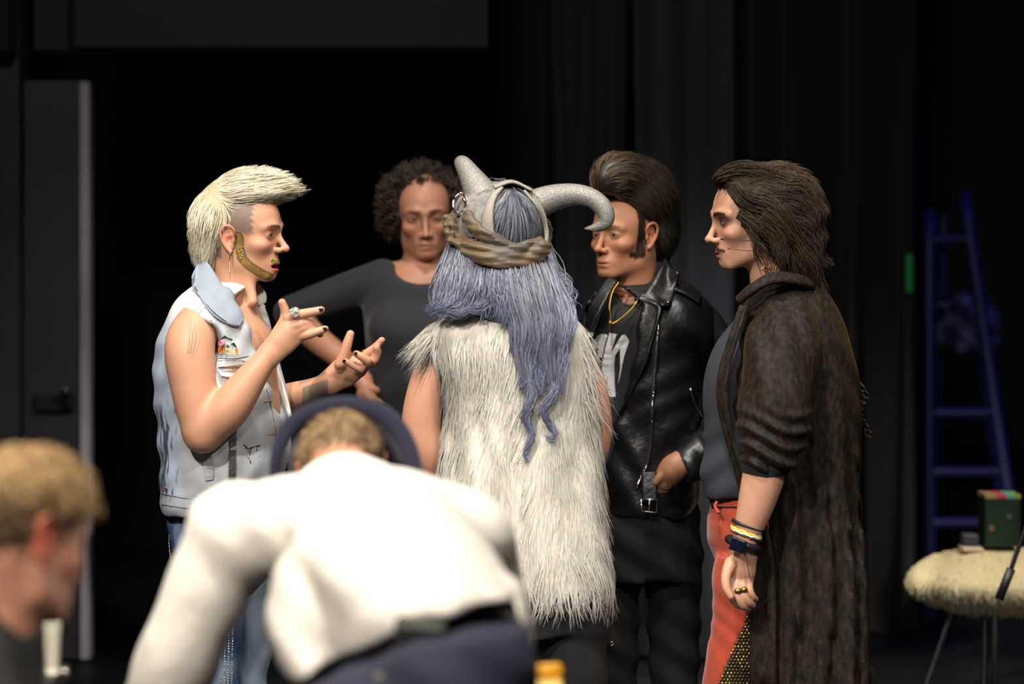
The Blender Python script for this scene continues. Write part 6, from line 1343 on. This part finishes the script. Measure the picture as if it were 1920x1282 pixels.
    pl = box('pouch_plate', -0.02, 0.02, -0.003, 0.003, -0.008, 0.008, M_SILVER, None, 0.002); pl.location = pc+[0.004, -0.085, -0.012]; child(pl, po); pl.matrix_parent_inverse = Matrix.Translation(-Vector(po.location))
    bt = hit(Tr, [712], [1272], 3.5, 4.4)[0][0]; V_, Q_ = sphere_vf(bt, (0.009, 0.005, 0.009), 12, 8); mesh_obj('pocket_button', V_, [Q_], mat('horn_button', lin('6d6a5a'), rough=0.4), tr)
    shoes(root, [(pt(715, 0, -0.2)[0], 4.0), (pt(915, 0, -0.2)[0], 4.0)], M_SHOE, (0, 1))
person_F()
# ------------------------------------------------------------------ kneeling youth at the left edge, from behind
def person_G():
    fg = Fig(3.7); r = np.random.default_rng(71); pt, px = fg.pt, fg.r
    root = empty('person', P(20, 0, 3.7)*[1, 1, 0], 'person with short curly light brown hair and dark shirt, facing away in the corner', 'person')
    h = Head(pt(36, 1002), 136, 14, -4, 1.06)
    S = Sdf(); head_sdf(S, h, jaw=1.0, nose=0.6)
    S.add(chain([h.w(-0.035, 0, -0.04), pt(0, 1120, -0.02), pt(-30, 1200, -0.02)], [0.062, 0.062, 0.075]), 0.03)
    S.add(chain([pt(-50, 1260, 0), pt(-50, 1600, 0)], [0.10, 0.10]), 0.03)
    S.build(0.0048); c, q = face_color(h, S.V, lin('dda184'), cheek=0.5)
    f, l, u = q.T; c = mixc(c, lin('c4563c'), 0.55*((np.abs(l) > 0.074) & (f > -0.045) & (f < 0.02) & (u > -0.045) & (u < 0.035)))
    mesh_obj('body', S.V, [S.Q], M_SKIN, root, c); eyes(h, root)
    B = Sdf(); B.add(h.ell((-0.004, 0, 0.046), (0.091, 0.082, 0.080)), 0.01); B.add(h.ell((-0.035, 0, 0.005), (0.076, 0.074, 0.070)), 0.03); B.add(h.ell((0.030, 0, 0.084), (0.04, 0.05, 0.03)), 0.03)
    B.sub(h.ell((0.10, 0, -0.035), (0.08, 0.2, 0.075)), 0.015)
    for q_ in (1, -1): B.sub(h.ell((-0.006, q_*0.085, -0.012), (0.032, 0.03, 0.036)), 0.008)
    B.disp(lambda x, y, z: 0.007*np.sin(x*115+2*np.sin(z*60))*np.sin(z*105+y*80)*(z > H-(985-YH)/F*3.7)); B.build(0.005)
    N = 1800; p0, g0 = B.points(N, r); q0 = h.loc(p0)
    top = sstep(0.02, 0.06, q0[:, 2])
    C = grow(p0, lambda p: (h.R@np.array([0.5, 0, -0.7]))+(p-h.o)*2, r.uniform(0.010, 0.018, N)*(1+1.0*top), 7, B, lift=lambda t: 0.5*np.ones(N)*(0.3+0.7*top), curl=0.005, freq=260, r=r, tang=0.4)
    cc = mixc(tint(N, lin('4d3a28'), lin('6d543a'), r), lin('b0905f'), top*r.uniform(0.2, 1, N)); bc = np.tile(lin('46351f'), (len(B.V), 1)); bc = mixc(bc, lin('8f7450'), sstep(0.02, 0.07, h.loc(B.V)[:, 2]))
    V1, Q1 = tubes(C, taper(N, 7, 0.0019, 0.4, r=r)); Vh, Fh, ch = cat_meshes([(V1, Q1, np.repeat(cc, 21, 0)), (B.V, B.Q, bc)])
    mesh_obj('hair', Vh, Fh, M_HAIR_MATT, root, ch)
    T = Sdf()
    T.add(pxloft(fg, [(1105, -70, 20, -0.02, 0.08), (1130, -140, 15, -0.02, 0.11), (1165, -200, 40, -0.02, 0.13), (1220, -230, 64, -0.02, 0.14), (1282, -240, 76, -0.02, 0.145), (1450, -230, 75, -0.02, 0.14), (1800, -200, 80, 0.0, 0.14)]), 0.02)
    for u0, u1 in ((16, 20), (-210, -220)): T.add(smooth_chain([pt(u0, 1200, 0), pt(u1, 1450, 0.05), pt(u1-20, 1600, 0.2)], [px(58), px(55), px(45)], n=4), 0.03)
    T.disp(lambda x, y, z: 0.004*np.sin(x*40+z*50)); T.build(0.009)
    mesh_obj('shirt', T.V, [T.Q], mat('olive_black_cotton', lin('2e2e2b'), rough=0.9, bump=(400, 0.3)), root)
    Tr = Sdf(); g0_ = pt(-70, 0, 0)[0]
    for dx in (-0.11, 0.11):
        Tr.add(chain([(g0_+dx, 3.72, 0.46), (g0_+dx*1.3, 4.1, 0.13)], [0.11, 0.085]), 0.03); Tr.add(chain([(g0_+dx*1.3, 4.1, 0.09), (g0_+dx*1.3, 3.7, 0.075)], [0.075, 0.06]), 0.03)
    Tr.build(0.012); mesh_obj('trousers', Tr.V, [Tr.Q], mat('dark_denim', lin('1d2029'), rough=0.9), root)
    shoes(root, [(g0_-0.14, 3.62), (g0_+0.14, 3.62)], M_SHOE, (0, -1))
person_G()
